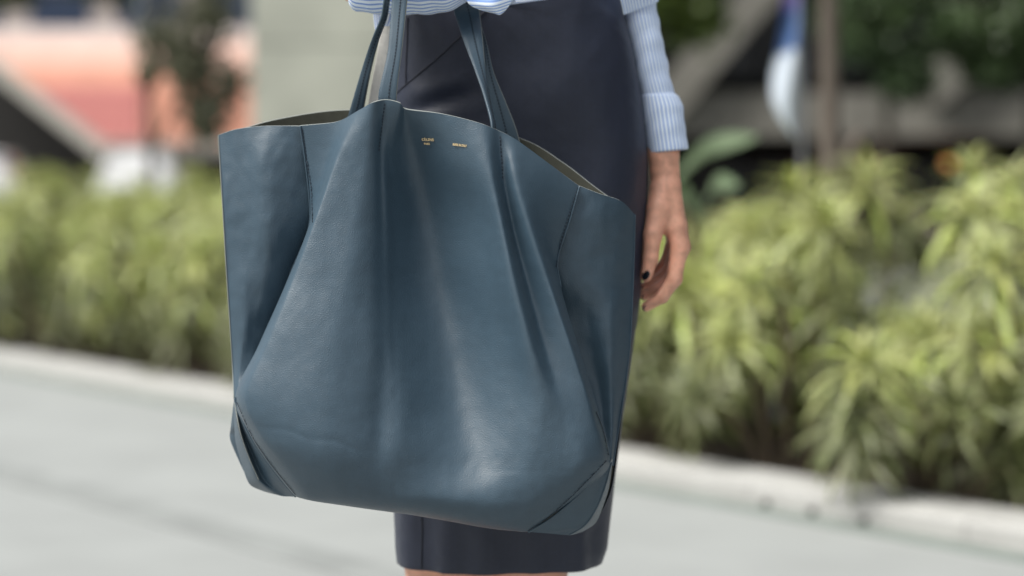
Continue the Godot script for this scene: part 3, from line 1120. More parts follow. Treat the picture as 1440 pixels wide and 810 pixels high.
func nail_mesh(p: Vector3, dir: Vector3, n: Vector3, long: float, wide: float) -> ArrayMesh:
	var s := dir.cross(n).normalized()
	var g := []
	for i in 7:
		var v := i / 6.0 * 2 - 1
		var w := wide * pow(maxf(0.0, 1 - pow(absf(v), 2.6)), 0.5) + 0.0004
		var row := PackedVector3Array()
		for j in 7:
			var u := j / 6.0 * 2 - 1
			row.append(p + dir * v * long + s * u * w + n * (0.0016 * (1 - u * u) + 0.0004))
		g.append(row)
	return grid_mesh(g)

func person() -> void:
	var foot := Vector3(0.005, 0, PERSON_Z)
	var p := thing("person", "person in navy pencil skirt and blue striped shirt, bag hung on the bent arm", "person", foot)
	var z := PERSON_Z
	# joints
	var X := func(px: float) -> float: return at(px, 405, z).x
	var body := []
	for s in [-1.0, 1.0]:
		var x: float = X.call(684 + s * 61)
		body.append([Vector3(x, 0.10, z - 0.01), 0.036, Vector3(x, 0.30, z - 0.02), 0.052])
		body.append([Vector3(x, 0.30, z - 0.02), 0.054, Vector3(x, 0.47, z + 0.012), 0.053])
		body.append([Vector3(x, 0.47, z + 0.012), 0.054, Vector3(x + s * 0.012, 0.98, z), 0.082])
		body.append([Vector3(x, 0.09, z - 0.01), 0.034, Vector3(x + s * 0.01, 0.035, z + 0.12), 0.03])
	body.append([Vector3(-0.075, 1.0, z), 0.095, Vector3(0.085, 1.0, z), 0.095])
	body.append([Vector3(0.0, 1.02, z), 0.12, Vector3(0.0, 1.22, z), 0.105, 0.8])
	body.append([Vector3(0.0, 1.22, z), 0.11, Vector3(0.0, 1.42, z), 0.135, 0.78])
	body.append([Vector3(-0.15, 1.50, z), 0.058, Vector3(0.15, 1.50, z), 0.058])
	body.append([Vector3(0.0, 1.46, z), 0.07, Vector3(0.0, 1.62, z + 0.01), 0.052])
	body.append([Vector3(0.0, 1.69, z + 0.015), 0.072, Vector3(0.0, 1.75, z), 0.085, 1.12])   # head
	body.append([Vector3(0.0, 1.655, z + 0.06), 0.03, Vector3(0.0, 1.66, z + 0.03), 0.05])       # jaw
	body.append([Vector3(0.0, 1.725, z + 0.09), 0.008, Vector3(0.0, 1.695, z + 0.11), 0.012])    # nose
	for s in [-1.0, 1.0]:
		body.append([Vector3(s * 0.078, 1.72, z), 0.012, Vector3(s * 0.08, 1.69, z), 0.010])        # ears
	# hanging arm, and the bent arm that carries the bag
	var elbow := at(903, -10, z)
	body.append([Vector3(0.18, 1.49, z), 0.03, elbow + Vector3(-0.006, 0, 0), 0.015])
	body.append([elbow + Vector3(-0.006, 0, 0), 0.015, at(929, 170, z), 0.019])
	var elbow_r := at(505, -42, -0.17)
	var wrist_r := at(720, -62, -0.13)
	body.append([Vector3(-0.18, 1.49, z), 0.05, elbow_r, 0.036])
	body.append([elbow_r, 0.036, wrist_r, 0.024])
	var st := begin()
	field_mesh(st, body, 0.0125, 0.035, Vector3(-0.42, -0.02, z - 0.26), Vector3(0.36, 1.88, z + 0.34))
	# forearm and hand that hang at the side
	var hand := [bone([928, 150, 0, 2.0, 933, 215, 0, 1.95]), bone([933, 215, 0, 1.95, 936, 262, 0, 1.9]), bone([930, 215, -1, 1.6, 932, 262, -1.2, 1.6])]
	hand.append_array(finger_bones([937, 262, 0.6, 1.75, 948, 318, 1.6, 1.35, 955, 346, 2.2, 1.12, 949, 392, 3.0, 0.93, 931, 417, 3.0, 0.80, 909, 431, 2.6, 0.66]))
	hand.append_array(finger_bones([938, 262, 0.0, 1.7, 951, 318, 0.0, 1.35, 958, 348, 0.2, 1.12, 945, 391, 0.9, 0.93, 924, 407, 0.9, 0.80, 906, 415, 0.6, 0.66]))
	hand.append_array(finger_bones([937, 262, -0.8, 1.6, 948, 315, -1.6, 1.3, 955, 343, -1.9, 1.08, 941, 382, -1.3, 0.88, 921, 397, -1.3, 0.76, 904, 404, -1.5, 0.62]))
	hand.append_array(finger_bones([934, 262, -1.4, 1.5, 942, 312, -3.2, 1.2, 948, 336, -3.8, 0.95, 937, 368, -3.4, 0.76, 922, 383, -3.4, 0.66, 909, 392, -3.5, 0.54]))
	hand.append_array(finger_bones([931, 268, 0.9, 1.7, 926, 296, 2.2, 1.5, 918, 330, 3.4, 1.16, 915, 362, 3.8, 0.94, 909, 388, 3.9, 0.74]))
	hand.append(bone([927, 292, 2.0, 1.4, 941, 318, 1.5, 1.3]))
	var h0 := at(893, 440, z)
	var h1 := at(985, 120, z)
	field_mesh(st, hand, 0.0022, 0.0042, Vector3(h0.x, h0.y - 0.02, z - 0.065), Vector3(h1.x, h1.y, z + 0.075))
	# the other hand, beyond the top of the photograph
	var w0 := wrist_r
	var other := [[w0 - Vector3(0.05, 0, 0), 0.024, w0, 0.02]]
	for k in 4:
		var a := w0 + Vector3(0.075, 0.066 - k * 0.019, 0.0)
		var b := a + Vector3(0.036 - k * 0.003, 0.012, 0.012)
		var c := b + Vector3(0.022, -0.004, 0.006)
		other.append([w0 + Vector3(0.01, 0.004 - k * 0.006, 0), 0.014, a, 0.0115])
		other.append([a, 0.0105, b, 0.009])
		other.append([b, 0.009, c, 0.0072])
	other.append([w0 + Vector3(0.02, 0.02, 0.008), 0.014, w0 + Vector3(0.045, 0.072, 0.02), 0.0105])
	other.append([w0 + Vector3(0.045, 0.072, 0.02), 0.0105, w0 + Vector3(0.07, 0.095, 0.026), 0.008])
	field_mesh(st, other, 0.003, 0.008, w0 - Vector3(0.09, 0.09, 0.05), w0 + Vector3(0.20, 0.13, 0.07))
	var body_node := obj("body", st.commit(), M.skin, p)
	for q in [[908.5, 387, 4.70, 905, 394, 4.7, 0.0074, 0.0050, Vector3(-0.55, -0.1, 0.83)], [909, 432.5, 3.0, 902, 437, 2.9, 0.0055, 0.0046, Vector3(-0.30, -0.80, 0.52)], [907, 417, 1.0, 900, 421, 0.9, 0.005, 0.0044, Vector3(-0.3, -0.8, 0.5)], [905, 405, -1.1, 898, 409, -1.2, 0.005, 0.0043, Vector3(-0.3, -0.8, 0.5)]]:
		var a := at(q[0], q[1], z + q[2] * 0.01)
		var b := at(q[3], q[4], z + q[5] * 0.01)
		obj("fingernail", nail_mesh(a, (b - a).normalized(), (q[8] as Vector3).normalized(), q[6], q[7]), M.nail, body_node)
	var hair := []
	hair.append([Vector3(0, 1.76, z - 0.012), 0.092, Vector3(0, 1.70, z - 0.03), 0.088, 1.1])
	for s in [-1.0, 0.0, 1.0]:
		hair.append([Vector3(s * 0.06, 1.70, z - 0.04), 0.05, Vector3(s * 0.07, 1.46, z - 0.12), 0.03])
	var hs := begin()
	field_mesh(hs, hair, 0.012, 0.03, Vector3(-0.2, 1.38, z - 0.25), Vector3(0.2, 1.9, z + 0.12))
	obj("hair", hs.commit(), M.hair, p)
	for s in [-1.0, 1.0]:
		var x: float = X.call(684 + s * 61)
		var sh := begin()
		field_mesh(sh, [[Vector3(x, 0.085, z - 0.02), 0.038, Vector3(x + s * 0.012, 0.028, z + 0.13), 0.034], [Vector3(x, 0.07, z - 0.05), 0.02, Vector3(x, 0.008, z - 0.06), 0.008], [Vector3(x + s * 0.012, 0.022, z + 0.13), 0.026, Vector3(x + s * 0.012, 0.02, z + 0.19), 0.014]], 0.006, 0.02, Vector3(x - 0.07, -0.01, z - 0.11), Vector3(x + 0.08, 0.14, z + 0.24))
		obj("shoe", sh.commit(), M.shoe, p)
	# skirt
	var g := []
	for i in 130:
		var py := lerpf(-70, 789, i / 129.0)
		var row := PackedVector3Array()
		for j in 121:
			row.append(skirt_point(py, TAU * (j % 120) / 120.0 + PI))
		g.append(row)
	for k in [[-0.0025, 790.5], [-0.006, 790.0], [-0.007, 780.0], [-0.007, 740.0]]:        # turned hem
		var row := PackedVector3Array()
		for j in 121:
			row.append(skirt_point(minf(k[1], 789), TAU * (j % 120) / 120.0 + PI, k[0]) - Vector3(0, maxf(0, k[1] - 789) * 0.001, 0))
		g.append(row)
	var skirt := obj("skirt", grid_mesh(g, true, Vector2(12, 8)), M.skirt, p)
	for seam in [[Vector2(560, 134), Vector2(590, 110), Vector2(622, 84), Vector2(650, 58), Vector2(676, 32), Vector2(692, 14)], [Vector2(592, 520), Vector2(592, 640), Vector2(592, 740), Vector2(593, 788)], [Vector2(577, 30), Vector2(576, 80), Vector2(575, 120)]]:
		var path := []
		for i in seam.size():
			path.append(Vector3(seam[i].x, seam[i].y, 0))
		var w := []
		for i in 40:
			var q := pch(path, i / 39.0 * (path.size() - 1))
			w.append(skirt_on(q.x, q.y, 0.0006))
		obj("seam", tube(w, even(0.0008, 40), 6), M.skirt_seam, skirt)
	var wb := []
	for py in [-78.0, -76.0, -50.0, -44.0]:
		var row := PackedVector3Array()
		for j in 61:
			row.append(skirt_point(maxf(py, -70), TAU * (j % 60) / 60.0 + PI, 0.003 if py > -77 else -0.003) + Vector3(0, maxf(0, -70 - py) * 0.001, 0))
		wb.append(row)
	obj("waistband", grid_mesh(wb, true), M.skirt, skirt)
	# blouse: torso, above the frame
	var bl := []
	for s in [[1.235, 0.150, 0.125], [1.25, 0.152, 0.126], [1.33, 0.155, 0.125], [1.42, 0.17, 0.125], [1.50, 0.17, 0.11], [1.55, 0.12, 0.085], [1.585, 0.065, 0.062]]:
		var row := PackedVector3Array()
		for j in 61:
			var w := TAU * (j % 60) / 60.0 + PI
			row.append(Vector3(sin(w) * s[1], s[0] + 0.004 * sin(w * 9), z + cos(w) * s[2]))
		bl.append(row)
	bl.reverse()
	obj("shirt", grid_mesh(bl, true, Vector2(62, 1)), M.shirt, p)
	# hanging sleeve with its turned-back cuff
	var zf := func(_py: float) -> float: return z
	var shoulder := Vector3(0.185, 1.50, z)
	var up := []
	for i in 14:
		var v := i / 13.0
		var c := shoulder.lerp(at(900, 8, z), v)
		var row := PackedVector3Array()
		for j in 61:
			var w := TAU * (j % 60) / 60.0 + PI
			var rr := lerpf(0.062, 0.0285 if v > 0.95 else 0.034, smoothstep(0, 1, v)) * (1.0 + 0.05 * sin(v * 22 + 2 * sin(w)))
			row.append(c + Vector3(sin(w) * rr, 0.010 * sin(w) * v, cos(w) * rr))
		up.append(row)
	obj("upper_sleeve", grid_mesh(up, true, Vector2(40, 1)), M.shirt, p)
	var sl := cloth_tube([-34.0, 20.0, 70.0, 110.0, 138.0], [868.0, 877.0, 888.0, 896.0, 903.0], [918.0, 925.0, 935.0, 943.0, 951.0], zf, 110, 0.92, 0.045)
	obj("sleeve", grid_mesh(sl, true, Vector2(30, 1)), M.shirt, p)
	var cf := cloth_tube([130.0, 136.0, 150.0, 180.0, 211.0], [905.0, 899.5, 901.0, 905.5, 911.0], [948.0, 955.0, 960.5, 964.0, 967.5], zf, 44, 0.95, 0.022, 0.10, 1.0)
	obj("cuff", grid_mesh(cf, true, Vector2(32, 1)), M.shirt, p)
	# sleeve of the bent arm, lying across the body; stripes run along the arm
	var bs := []
	for i in 46:
		var v := i / 45.0
		var cx := lerpf(486, 712, v)
		var c := at(cx, -28 - 4 * v, -0.13)
		var ry := 0.0445 * (0.90 + 0.12 * sin(PI * minf(1, v * 1.2))) - 0.012 * smoothstep(0.60, 0.80, v) + 0.014 * smoothstep(0.82, 0.93, v) - 0.010 * smoothstep(0.93, 1.0, v)
		if v < 0.08:
			ry *= sqrt(1 - pow(1 - v / 0.08, 2)) * 0.75 + 0.25
		var row := PackedVector3Array()
		for j in 61:
			var w := TAU * (j % 60) / 60.0
			var f := 1.0 + 0.035 * sin(w * 5 + v * 4) + 0.02 * sin(v * 40 + 3 * sin(w))
			row.append(c + Vector3(0, -cos(w) * ry * f, sin(w) * 0.025 * f) + Vector3(0.012 * smoothstep(0.8, 1, v) * cos(w), 0, 0))
		bs.append(row)
	var bent := grid_mesh(bs, true, Vector2(34, 1))
	obj("sleeve", bent, M.shirt, p)
	# loose tip of the turned-back cuff and the shirt tail at the hip
	var tip := [pts([652, -20, -10.2, 690, -20, -9.8, 722, -20, -10.6]), pts([658, 4, -10.3, 690, 6, -9.4, 720, -2, -10.6]), pts([672, 13, -10.5, 694, 14, -9.7, 716, 8, -10.6]), pts([694, 19, -10.6, 702, 21, -10.2, 708, 18, -10.6])]
	obj("cuff", grid_mesh(to_world(dense(tip, 14, 14)), false, Vector2(1, 6)), tilted_shirt(), p)
	var tail := [pts([522, -10, -22, 536, -10, -20.5, 560, -10, -20]), pts([524, 14, -22, 537, 16, -20.8, 560, 16, -20.4]), pts([526, 34, -22, 537, 34, -21, 552, 34, -20.6]), pts([529, 50, -22, 534, 47, -21.4, 542, 40, -20.9])]
	obj("shirt_tail", grid_mesh(to_world(dense(tail, 14, 18)), false, Vector2(7, 1)), M.shirt, p)
	var tail2 := [pts([690, -10, -21, 725, -10, -20.2, 775, -10, -20]), pts([695, 2, -21, 728, 3, -20.3, 772, -2, -20.2]), pts([700, 9, -21, 722, 6, -20.5, 766, 0, -20.4])]
	obj("shirt_tail", grid_mesh(to_world(dense(tail2, 14, 10)), false, Vector2(1, 5)), tilted_shirt(), p)
	var side := [pts([868, -16, -22, 895, -18, -27, 930, -14, -30]), pts([874, 6, -24, 898, 2, -28.2, 928, -4, -30]), pts([877, 21, -26, 900, 12, -28.8, 925, 3, -30.2])]
	obj("shirt_tail", grid_mesh(to_world(dense(side, 14, 12)), false, Vector2(12, 1)), M.shirt, p)

func tilted_shirt() -> StandardMaterial3D:             # the same cloth, its stripes running the other way
	if not M.has("shirt_across"):
		var m: StandardMaterial3D = M.shirt.duplicate()
		var im: Image = (M.shirt.albedo_texture as ImageTexture).get_image().duplicate()
		im.rotate_90(CLOCKWISE)
		m.albedo_texture = ImageTexture.create_from_image(im)
		M.shirt_across = m
	return M.shirt_across

# ---------------------------------------------------------------- the bag
func panel(root: Node3D, called: String, rows: Array, nu: int, nv: int, smooth: int, crease: float, inward := false) -> Dictionary:
	var g := dense(rows, nu, nv)
	smooth_z(g, smooth)
	var n := FastNoiseLite.new()
	n.seed = hash(called) % 1000
	n.frequency = 0.012
	n.fractal_octaves = 3
	for i in g.size():
		var row: PackedVector3Array = g[i]
		for j in row.size():
			var edge := smoothstep(0, 0.06, float(j) / nu) * smoothstep(1, 0.94, float(j) / nu)
			row[j].z += n.get_noise_2d(row[j].x, row[j].y * 0.7) * crease * edge
			row[j].z += n.get_noise_2d(row[j].x * 6.0 + 900, row[j].y * 4.0) * 0.014 * edge
			if called == "front_panel":               # old fold marks across the leather
				var q := row[j]
				var gx := curve1([145.0, 215.0, 480.0, 690.0], [543.0, 535.0, 541.0, 529.0], clampf(q.y, 145, 690))
				row[j].z -= 0.36 * exp(-pow((q.x - gx) / lerpf(5.0, 15.0, smoothstep(200, 600, q.y)), 2)) * smoothstep(145, 190, q.y) * smoothstep(700, 610, q.y)
				row[j].z -= 0.065 * exp(-pow((q.y - 592 - (q.x - 340) * 0.235 - 2.5 * sin(q.x * 0.09)) / 5.0, 2)) * smoothstep(335, 380, q.x) * smoothstep(545, 470, q.x)
				row[j].z -= 0.025 * exp(-pow((q.y - 662 - (q.x - 680) * 0.01) / 3.0, 2)) * smoothstep(660, 720, q.x) * smoothstep(840, 800, q.x)
		g[i] = row
	var w := to_world(g)
	var nr := grid_normals(w)
	var inner := shifted(w, nr, -0.0024)
	var part: MeshInstance3D
	if inward:
		part = obj(called, grid_mesh(inner, false, Vector2.ONE, [], true), M.leather, root)
		obj("lining", grid_mesh(w), M.lining, part)
	else:
		part = obj(called, grid_mesh(w), M.leather, root)
		obj("lining", grid_mesh(inner, false, Vector2.ONE, [], true), M.lining, part)
	var e := []
	var lip := PackedVector3Array()
	for j in nu:
		lip.append((w[0][j] + inner[0][j]) * 0.5 + Vector3(0, 0.0007, 0))
	e = [inner[0], lip, w[0]]
	obj("raw_edge", grid_mesh(e), M.raw_edge, part)
	return {"px": g, "w": w, "n": nr, "part": part}

func on_panel(d: Dictionary, x: float, y: float) -> Array:
	var best := 1e9
	var bi := 0
	var bj := 0
	for i in d.px.size():
		var row: PackedVector3Array = d.px[i]
		for j in row.size():
			var q := row[j]
			var e := (q.x - x) * (q.x - x) + (q.y - y) * (q.y - y)
			if e < best:
				best = e
				bi = i
				bj = j
	return [at(x, y, d.px[bi][bj].z * 0.01) + d.n[bi][bj] * 0.0003, d.n[bi][bj]]

func sew(d: Dictionary, line: Array, n: int) -> void:
	var a := []
	var b := []
	for i in n:
		var q := pch(line, float(i) / (n - 1) * (line.size() - 1))
		var r := on_panel(d, q.x, q.y)
		a.append(r[0])
		b.append(r[1])
	var o := obj("stitching", stitches(a, b), M.thread, d.part)
	o.set_meta("kind", "stuff")

func bag() -> void:
	var base := at(600, 740, -0.08)
	var root := thing("leather_tote_bag", "large teal blue leather tote bag with flared sides hanging in front of skirt", "bag", base)
	var front := [
		pts([422, 177, -6.8, 470, 172, -5.0, 506, 154, -2.2, 525, 144, -1.0, 543, 140.5, -1.8, 563, 145.5, -1.6, 569, 153, -2.6, 620, 160, -1.9, 680, 175, -1.0, 704, 185, -1.8, 722, 194, -2.0, 815, 262, -4.8]),
		pts([429, 225, -7.2, 461, 224, -5.2, 476, 220, -1.9, 514, 215, -1.3, 535, 212, -2.4, 550, 212, -3.8, 582, 214, -6.0, 644, 220, -1.8, 688, 232, 0.4, 708, 243, -1.4, 727, 250, -0.1, 803, 305, -4.4]),
		pts([436, 305, -8.0, 439, 304, -5.2, 447, 300, -1.1, 500, 295, -0.6, 538, 294, -2.4, 557, 294, -4.8, 598, 296, -7.8, 666, 300, -2.8, 704, 310, 1.6, 722, 318, -1.2, 746, 322, 0.8, 784, 370, -4.2]),
		pts([404, 393, -9.5, 406, 391, -4.2, 414, 388, -0.2, 486, 386, 0.9, 538, 384, -1.4, 559, 384, -3.9, 612, 386, -7.0, 684, 390, -1.6, 722, 395, 2.7, 743, 398, -0.4, 772, 400, 1.3, 789, 404, -3.8]),
		pts([364, 484, -9.0, 366.5, 481, -3.2, 377, 478, 0.9, 466, 476, 2.7, 538, 474, 0.6, 561, 474, -1.3, 630, 476, -5.2, 706, 480, -0.4, 744, 482, 3.3, 768, 486, 0.8, 802, 488, 1.8, 815, 492, -3.4]),
		pts([331, 560, -6.0, 334, 559, -2.2, 345, 560, 1.2, 455, 565, 4.3, 534, 568, 2.6, 564, 568, 1.5, 646, 568, -2.6, 718, 568, 0.8, 764, 570, 3.1, 795, 572, 2.6, 829, 574, 2.0, 841, 577, -2.4]),
		pts([350, 610, -4.6, 354, 611, -2.0, 368, 615, 1.5, 460, 632, 4.9, 530, 640, 3.8, 562, 642, 3.2, 655, 644, 0.4, 716, 644, 2.0, 764, 645, 3.2, 812, 645, 3.2, 846, 646, 1.4, 858, 648, -1.5]),
		pts([384, 662, -5.2, 390, 664, -2.8, 410, 667, 0.9, 475, 682, 3.0, 535, 692, 2.7, 565, 696, 2.7, 640, 702, 2.6, 693, 705, 2.8, 742, 706, 2.6, 782, 703, 1.4, 806, 699, 0.2, 816, 694, -1.1]),
		pts([415, 698, -6.2, 421, 700, -3.8, 437, 704, -2.2, 490, 712, -1.8, 540, 719, -1.6, 570, 723, -1.6, 630, 733, -1.5, 680, 742, -1.4, 706, 745.5, -1.3, 724, 747, -1.3, 734, 748, -1.7, 743, 748, -2.2]),
		pts([415, 695, -14, 421, 697, -15, 437, 700, -15.5, 490, 708, -16, 540, 715, -16, 570, 719, -16, 630, 728, -16, 680, 736, -16, 706, 739, -16, 724, 740, -15.5, 734, 741, -14.5, 743, 743, -12])]
	var f := panel(root, "front_panel", front, 220, 200, 7, 0.12)
	var wing_l := [
		pts([307, 190, -10.4, 335, 181.5, -9.0, 380, 177, -8.0, 425, 177.5, -7.3]),
		pts([310, 240, -9.8, 345, 236, -8.3, 378, 231, -6.7, 433, 230, -7.9]),
		pts([314, 305, -9.4, 348, 305, -8.0, 380, 305, -6.6, 441, 305, -8.6]),
		pts([318, 375, -9.3, 348, 380, -7.9, 372, 385, -7.4, 432, 392, -11.0]),
		pts([323, 450, -9.4, 345, 455, -8.2, 358, 460, -8.6, 400, 472, -11.0]),
		pts([327, 515, -10, 338, 520, -8.2, 350, 524, -8.2, 374, 532, -9.5]),
		pts([329, 560, -8, 333, 562, -7, 340, 564, -6, 347, 566, -5.6])]
	var l := panel(root, "left_side_panel", wing_l, 60, 110, 2, 0.30)
	var wing_r := [
		pts([811, 260, -5.2, 842, 272, -6.2, 874, 283, -8.3, 893, 302, -11]),
		pts([800, 305, -4.9, 835, 318, -5.8, 868, 328, -7.7, 892, 345, -11]),
		pts([776, 368, -5.2, 818, 390, -5.8, 858, 398, -7.0, 890, 405, -10.5]),
		pts([784, 440, -7.2, 825, 455, -7.2, 856, 462, -6.6, 887, 472, -10]),
		pts([806, 510, -7.0, 838, 525, -7.8, 858, 530, -6.8, 880, 537, -9.5]),
		pts([830, 590, -6.0, 848, 594, -7.0, 860, 597, -6.3, 870, 602, -8.5]),
		pts([848, 648, -4.4, 855, 650, -4.6, 859, 652, -5.0, 862, 655, -6.5])]
	var r := panel(root, "right_side_panel", wing_r, 60, 110, 2, 0.34)
	var back := [
		pts([310, 190, -12, 345, 180, -14, 395, 167, -15.6, 490, 155, -16.6, 600, 167, -16.6, 735, 196, -16.2, 790, 228, -14.8, 840, 266, -13, 893, 303, -11.3]),
		pts([325, 400, -12.4, 350, 400, -15, 400, 400, -17.6, 500, 400, -18, 600, 400, -18, 720, 400, -18, 800, 420, -17, 850, 430, -14, 887.5, 440, -10.6]),
		pts([335, 572, -12.5, 350, 580, -16, 400, 600, -18.6, 500, 610, -18.8, 600, 615, -18.8, 720, 620, -18.8, 800, 620, -18, 845, 622, -13, 867, 625, -8.8]),
		pts([336, 613, -14.0, 352, 630, -16.5, 400, 660, -18.4, 500, 670, -18.6, 600, 675, -18.6, 720, 690, -18.4, 800, 690, -17.6, 840, 688, -14, 858, 684, -8.5]),
		pts([358, 678, -13.6, 374, 688, -15.5, 410, 694, -16.6, 500, 707, -16.8, 600, 723, -16.8, 720, 741, -16.4, 785, 746, -15, 818, 744, -12.6, 838, 732, -10.4])]
	panel(root, "back_panel", back, 90, 80, 1, 0.1, true)
	var gl := [
		pts([330, 560, -4.3, 330, 563, -6.2, 330, 566, -7.2, 328.5, 571, -9]),
		pts([350, 610, -4.5, 342, 606, -7.2, 337, 604, -6.2, 330, 612, -11]),
		pts([369, 640, -4.9, 357, 644, -8.0, 350, 643, -6.9, 340, 653, -12]),
		pts([392, 671, -5.5, 374, 677, -8.6, 364, 675, -7.8, 352, 682, -12.6]),
		pts([416, 698.5, -6.5, 400, 698, -9, 388, 695.5, -9.4, 372, 691.5, -13])]
	for q in gl:
		q.reverse()
	var a := panel(root, "base_corner", gl, 34, 50, 1, 0.08)
	var gr := [
		pts([858, 648, -1.6, 859, 650, -2.6, 860, 650, -2.8, 862, 646, -5.5]),
		pts([831, 678, -1.2, 842, 690, -3.2, 851, 684, -3.4, 857, 683, -7.2]),
		pts([804, 705, -1.0, 825, 722, -3.4, 838, 716, -4.0, 848, 713, -9.2]),
		pts([772, 731, -1.5, 803, 742, -3.6, 822, 739, -4.6, 837, 736, -10.2]),
		pts([743, 748, -2.3, 775, 750.5, -3.8, 800, 752.5, -5.4, 819, 748, -11.2])]
	var tip := [pts([329, 562, -10.5, 332, 564, -9.6, 337, 566, -9.4]), pts([324.5, 600, -13, 331, 598, -11.4, 341, 597, -11]), pts([323, 614, -14.5, 333, 614, -13, 344, 616, -12.4]), pts([336, 648, -14.5, 344, 648, -13.6, 352, 648, -13]), pts([353, 683, -13.6, 358, 682, -13.4, 364, 680, -13.2])]
	panel(root, "base_corner", tip, 20, 40, 1, 0.03)
	# the right base corner is seen from its front: columns run from the seam outwards
	var b := panel(root, "base_corner", gr, 34, 50, 1, 0.08)
	# raised seams, raw outer edges
	var seam := func(d: Dictionary, line: Array, rad: float, m: Material, called: String) -> void:
		var path := []
		for i in 60:
			var q := pch(line, i / 59.0 * (line.size() - 1))
			path.append(at(q.x, q.y, q.z * 0.01))
		obj(called, tube(path, even(rad, 60), 8), m, d.part)
	var col := func(rows: Array, k: int, dz: float, n0: int, n1: int) -> Array:
		var out := []
		for i in range(n0, n1):
			out.append((rows[i][k] as Vector3) + Vector3(0, 0, dz))
		return out
	seam.call(l, col.call(wing_l, 0, 0.05, 0, 7), 0.0008, M.raw_edge, "raw_edge")
	seam.call(r, col.call(wing_r, 3, 0.05, 0, 7), 0.0011, M.leather, "raw_edge")
	seam.call(a, col.call(gl, 3, 0.15, 0, 5), 0.0016, M.leather, "piping")
	seam.call(b, col.call(gr, 0, 0.15, 0, 5), 0.0016, M.leather, "piping")
	seam.call(a, col.call(gl, 1, 0.05, 0, 4), 0.0009, M.raw_edge, "fold_edge")
	seam.call(b, col.call(gr, 2, 0.05, 0, 5), 0.0009, M.leather, "fold_edge")
	seam.call(f, col.call(front, 0, 0.12, 0, 4), 0.0011, M.leather, "piping")
	seam.call(f, col.call(front, 11, 0.12, 0, 4), 0.0011, M.leather, "piping")
	sew(f, pts([425, 181, 0, 432, 228, 0, 438.5, 270, 0, 440, 312, 0]), 60)
	sew(f, pts([812, 264, 0, 800, 303, 0, 790, 335, 0, 781, 376, 0]), 60)
	sew(f, pts([541, 146, 0, 538, 168, 0, 535, 190, 0, 532.5, 211, 0]), 40)
	sew(f, pts([703, 192, 0, 704.5, 212, 0, 706, 232, 0, 706.5, 250, 0]), 40)
	sew(f, pts([334, 566, 0, 354, 611, 0, 374, 642, 0, 397, 672, 0, 416, 695, 0]), 70)
	sew(f, pts([852, 648, 0, 826, 675, 0, 799, 702, 0, 768, 729, 0, 744, 745, 0]), 70)
	sew(f, pts([855, 640, 0, 848, 606, 0, 838, 580, 0]), 30)
	# gold lettering stamped below the top edge
	var words := [["CÉLINE", 602.0, 195.5, 20.0, 4.9, 1.6], ["PARIS", 601.0, 201.8, 9.5, 2.9, 1.6], ["MADE IN ITALY", 647.0, 204.0, 21.5, 3.2, 7.5]]
	for w in words:
		var tm := TextMesh.new()
		var font := SystemFont.new()
		font.font_names = PackedStringArray(["Droid Sans"])
		font.font_weight = 700
		tm.font = font
		tm.text = w[0]
		tm.font_size = 48
		tm.pixel_size = 0.01
		tm.depth = 0.02
		tm.curve_step = 2.0
		var box := tm.get_aabb()
		var q := on_panel(f, w[1], w[2])
		var s: float = w[3] * CAM_Z / FOCAL / box.size.x
		var sy: float = w[4] * CAM_Z / FOCAL / box.size.y
		var zax: Vector3 = q[1]
		var right := (on_panel(f, w[1] + 9, w[2] + 9 * tan(deg_to_rad(w[5])))[0] - on_panel(f, w[1] - 9, w[2] - 9 * tan(deg_to_rad(w[5])))[0] as Vector3).normalized()
		zax = (zax - right * zax.dot(right)).normalized()
		var yax := zax.cross(right)
		var o := obj("gold_lettering", tm, M.gold, f.part, true)
		var rel: Vector3 = q[0] + zax * 0.0007 - base - (f.part as Node3D).position
		o.transform = Transform3D(Basis(right * s, yax * sy, zax * 0.02), rel - right * s * box.get_center().x - yax * sy * box.get_center().y)
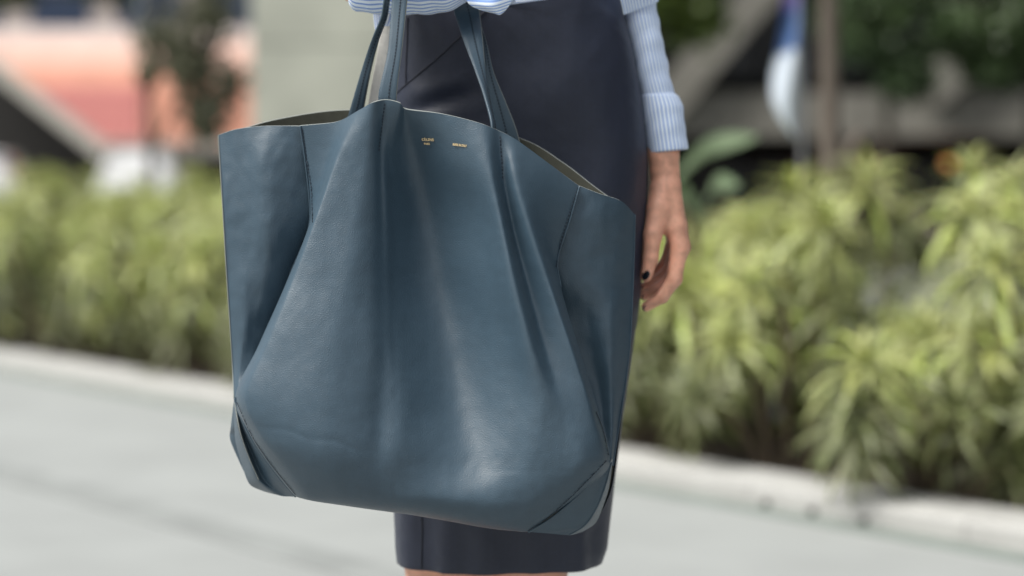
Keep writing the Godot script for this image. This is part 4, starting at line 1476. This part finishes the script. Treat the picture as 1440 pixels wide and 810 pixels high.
	# handles
	var hl := pts([533, 176, -3.0, 533, 138, -2.7, 547, 67, -3.8, 552, 0, -5, 556, -50, -5.4, 585, -88, -9, 612, -60, -16.2, 638, 12, -16.2, 652, 55, -13, 669, 100, -9.6, 683, 140, -6.6, 692, 178, -4.2, 694, 215, -3.4])
	var hr := pts([557, 176, -3.0, 557, 138, -2.7, 565, 67, -3.6, 572, 0, -4.8, 577, -50, -5.2, 607, -93, -9, 650, -60, -16.2, 673, 12, -16.2, 678, 55, -13.2, 682, 100, -10.6, 688, 140, -8.6, 695.5, 178, -6.7, 698, 215, -5.8])
	var bl := pts([478, 210, -15.4, 490, 165, -14.5, 509, 100, -12, 522, 60, -10, 538, 20, -8.5, 541, 0, -7.5, 548, -50, -7, 580, -96, -10, 620, -62, -17, 655, 12, -17, 680, 58, -15.5, 684, 100, -14.2, 690, 140, -14, 696, 182, -14.3, 700, 215, -14.8])
	var br := pts([500, 210, -15, 509, 163, -14, 521, 100, -11.5, 531, 60, -10.4, 544, 20, -10.2, 547, 0, -9.6, 562, -50, -9, 600, -92, -10, 652, -62, -17, 668, 12, -17.1, 683, 58, -15.6, 693, 100, -14.4, 709, 140, -14.2, 726, 184, -14.4, 734, 215, -14.8])
	for h in [[hl, hr, 0.15], [bl, br, 0.0]]:
		var rb := ribbon(h[0], h[1], 0.0036, 150)
		var hn := obj("handle", rb[0], M.leather, root)
		for k in [1, 2]:
			obj("strap_edge", tube(rb[k], even(0.0010, 150), 7), M.leather if k == 1 else M.raw_edge, hn)  # right edge coloured pale as if catching light, left edge plain leather
		var path := []
		var nors := []
		for i in 150:
			var nn: Vector3 = rb[4][i]
			if nn.z < 0:
				nn = -nn
			path.append((rb[3][i] as Vector3) + ((rb[2][i] as Vector3) - (rb[1][i] as Vector3)) * h[2] * 0.5 + nn * 0.0021)
			nors.append(nn)
		var so := obj("stitching", stitches(path, nors, 0.0044, 0.0026), M.thread, hn)
		so.set_meta("kind", "stuff")
	var ins := ribbon(pts([516, 158, -14.4, 524, 110, -12.6, 531, 70, -11.4, 537, 37, -10.8]), pts([536, 158, -13.6, 541, 110, -12.2, 547, 70, -11.2, 551, 37, -10.7]), 0.002, 40)
	obj("strap_lining", ins[0], M.suede, root)
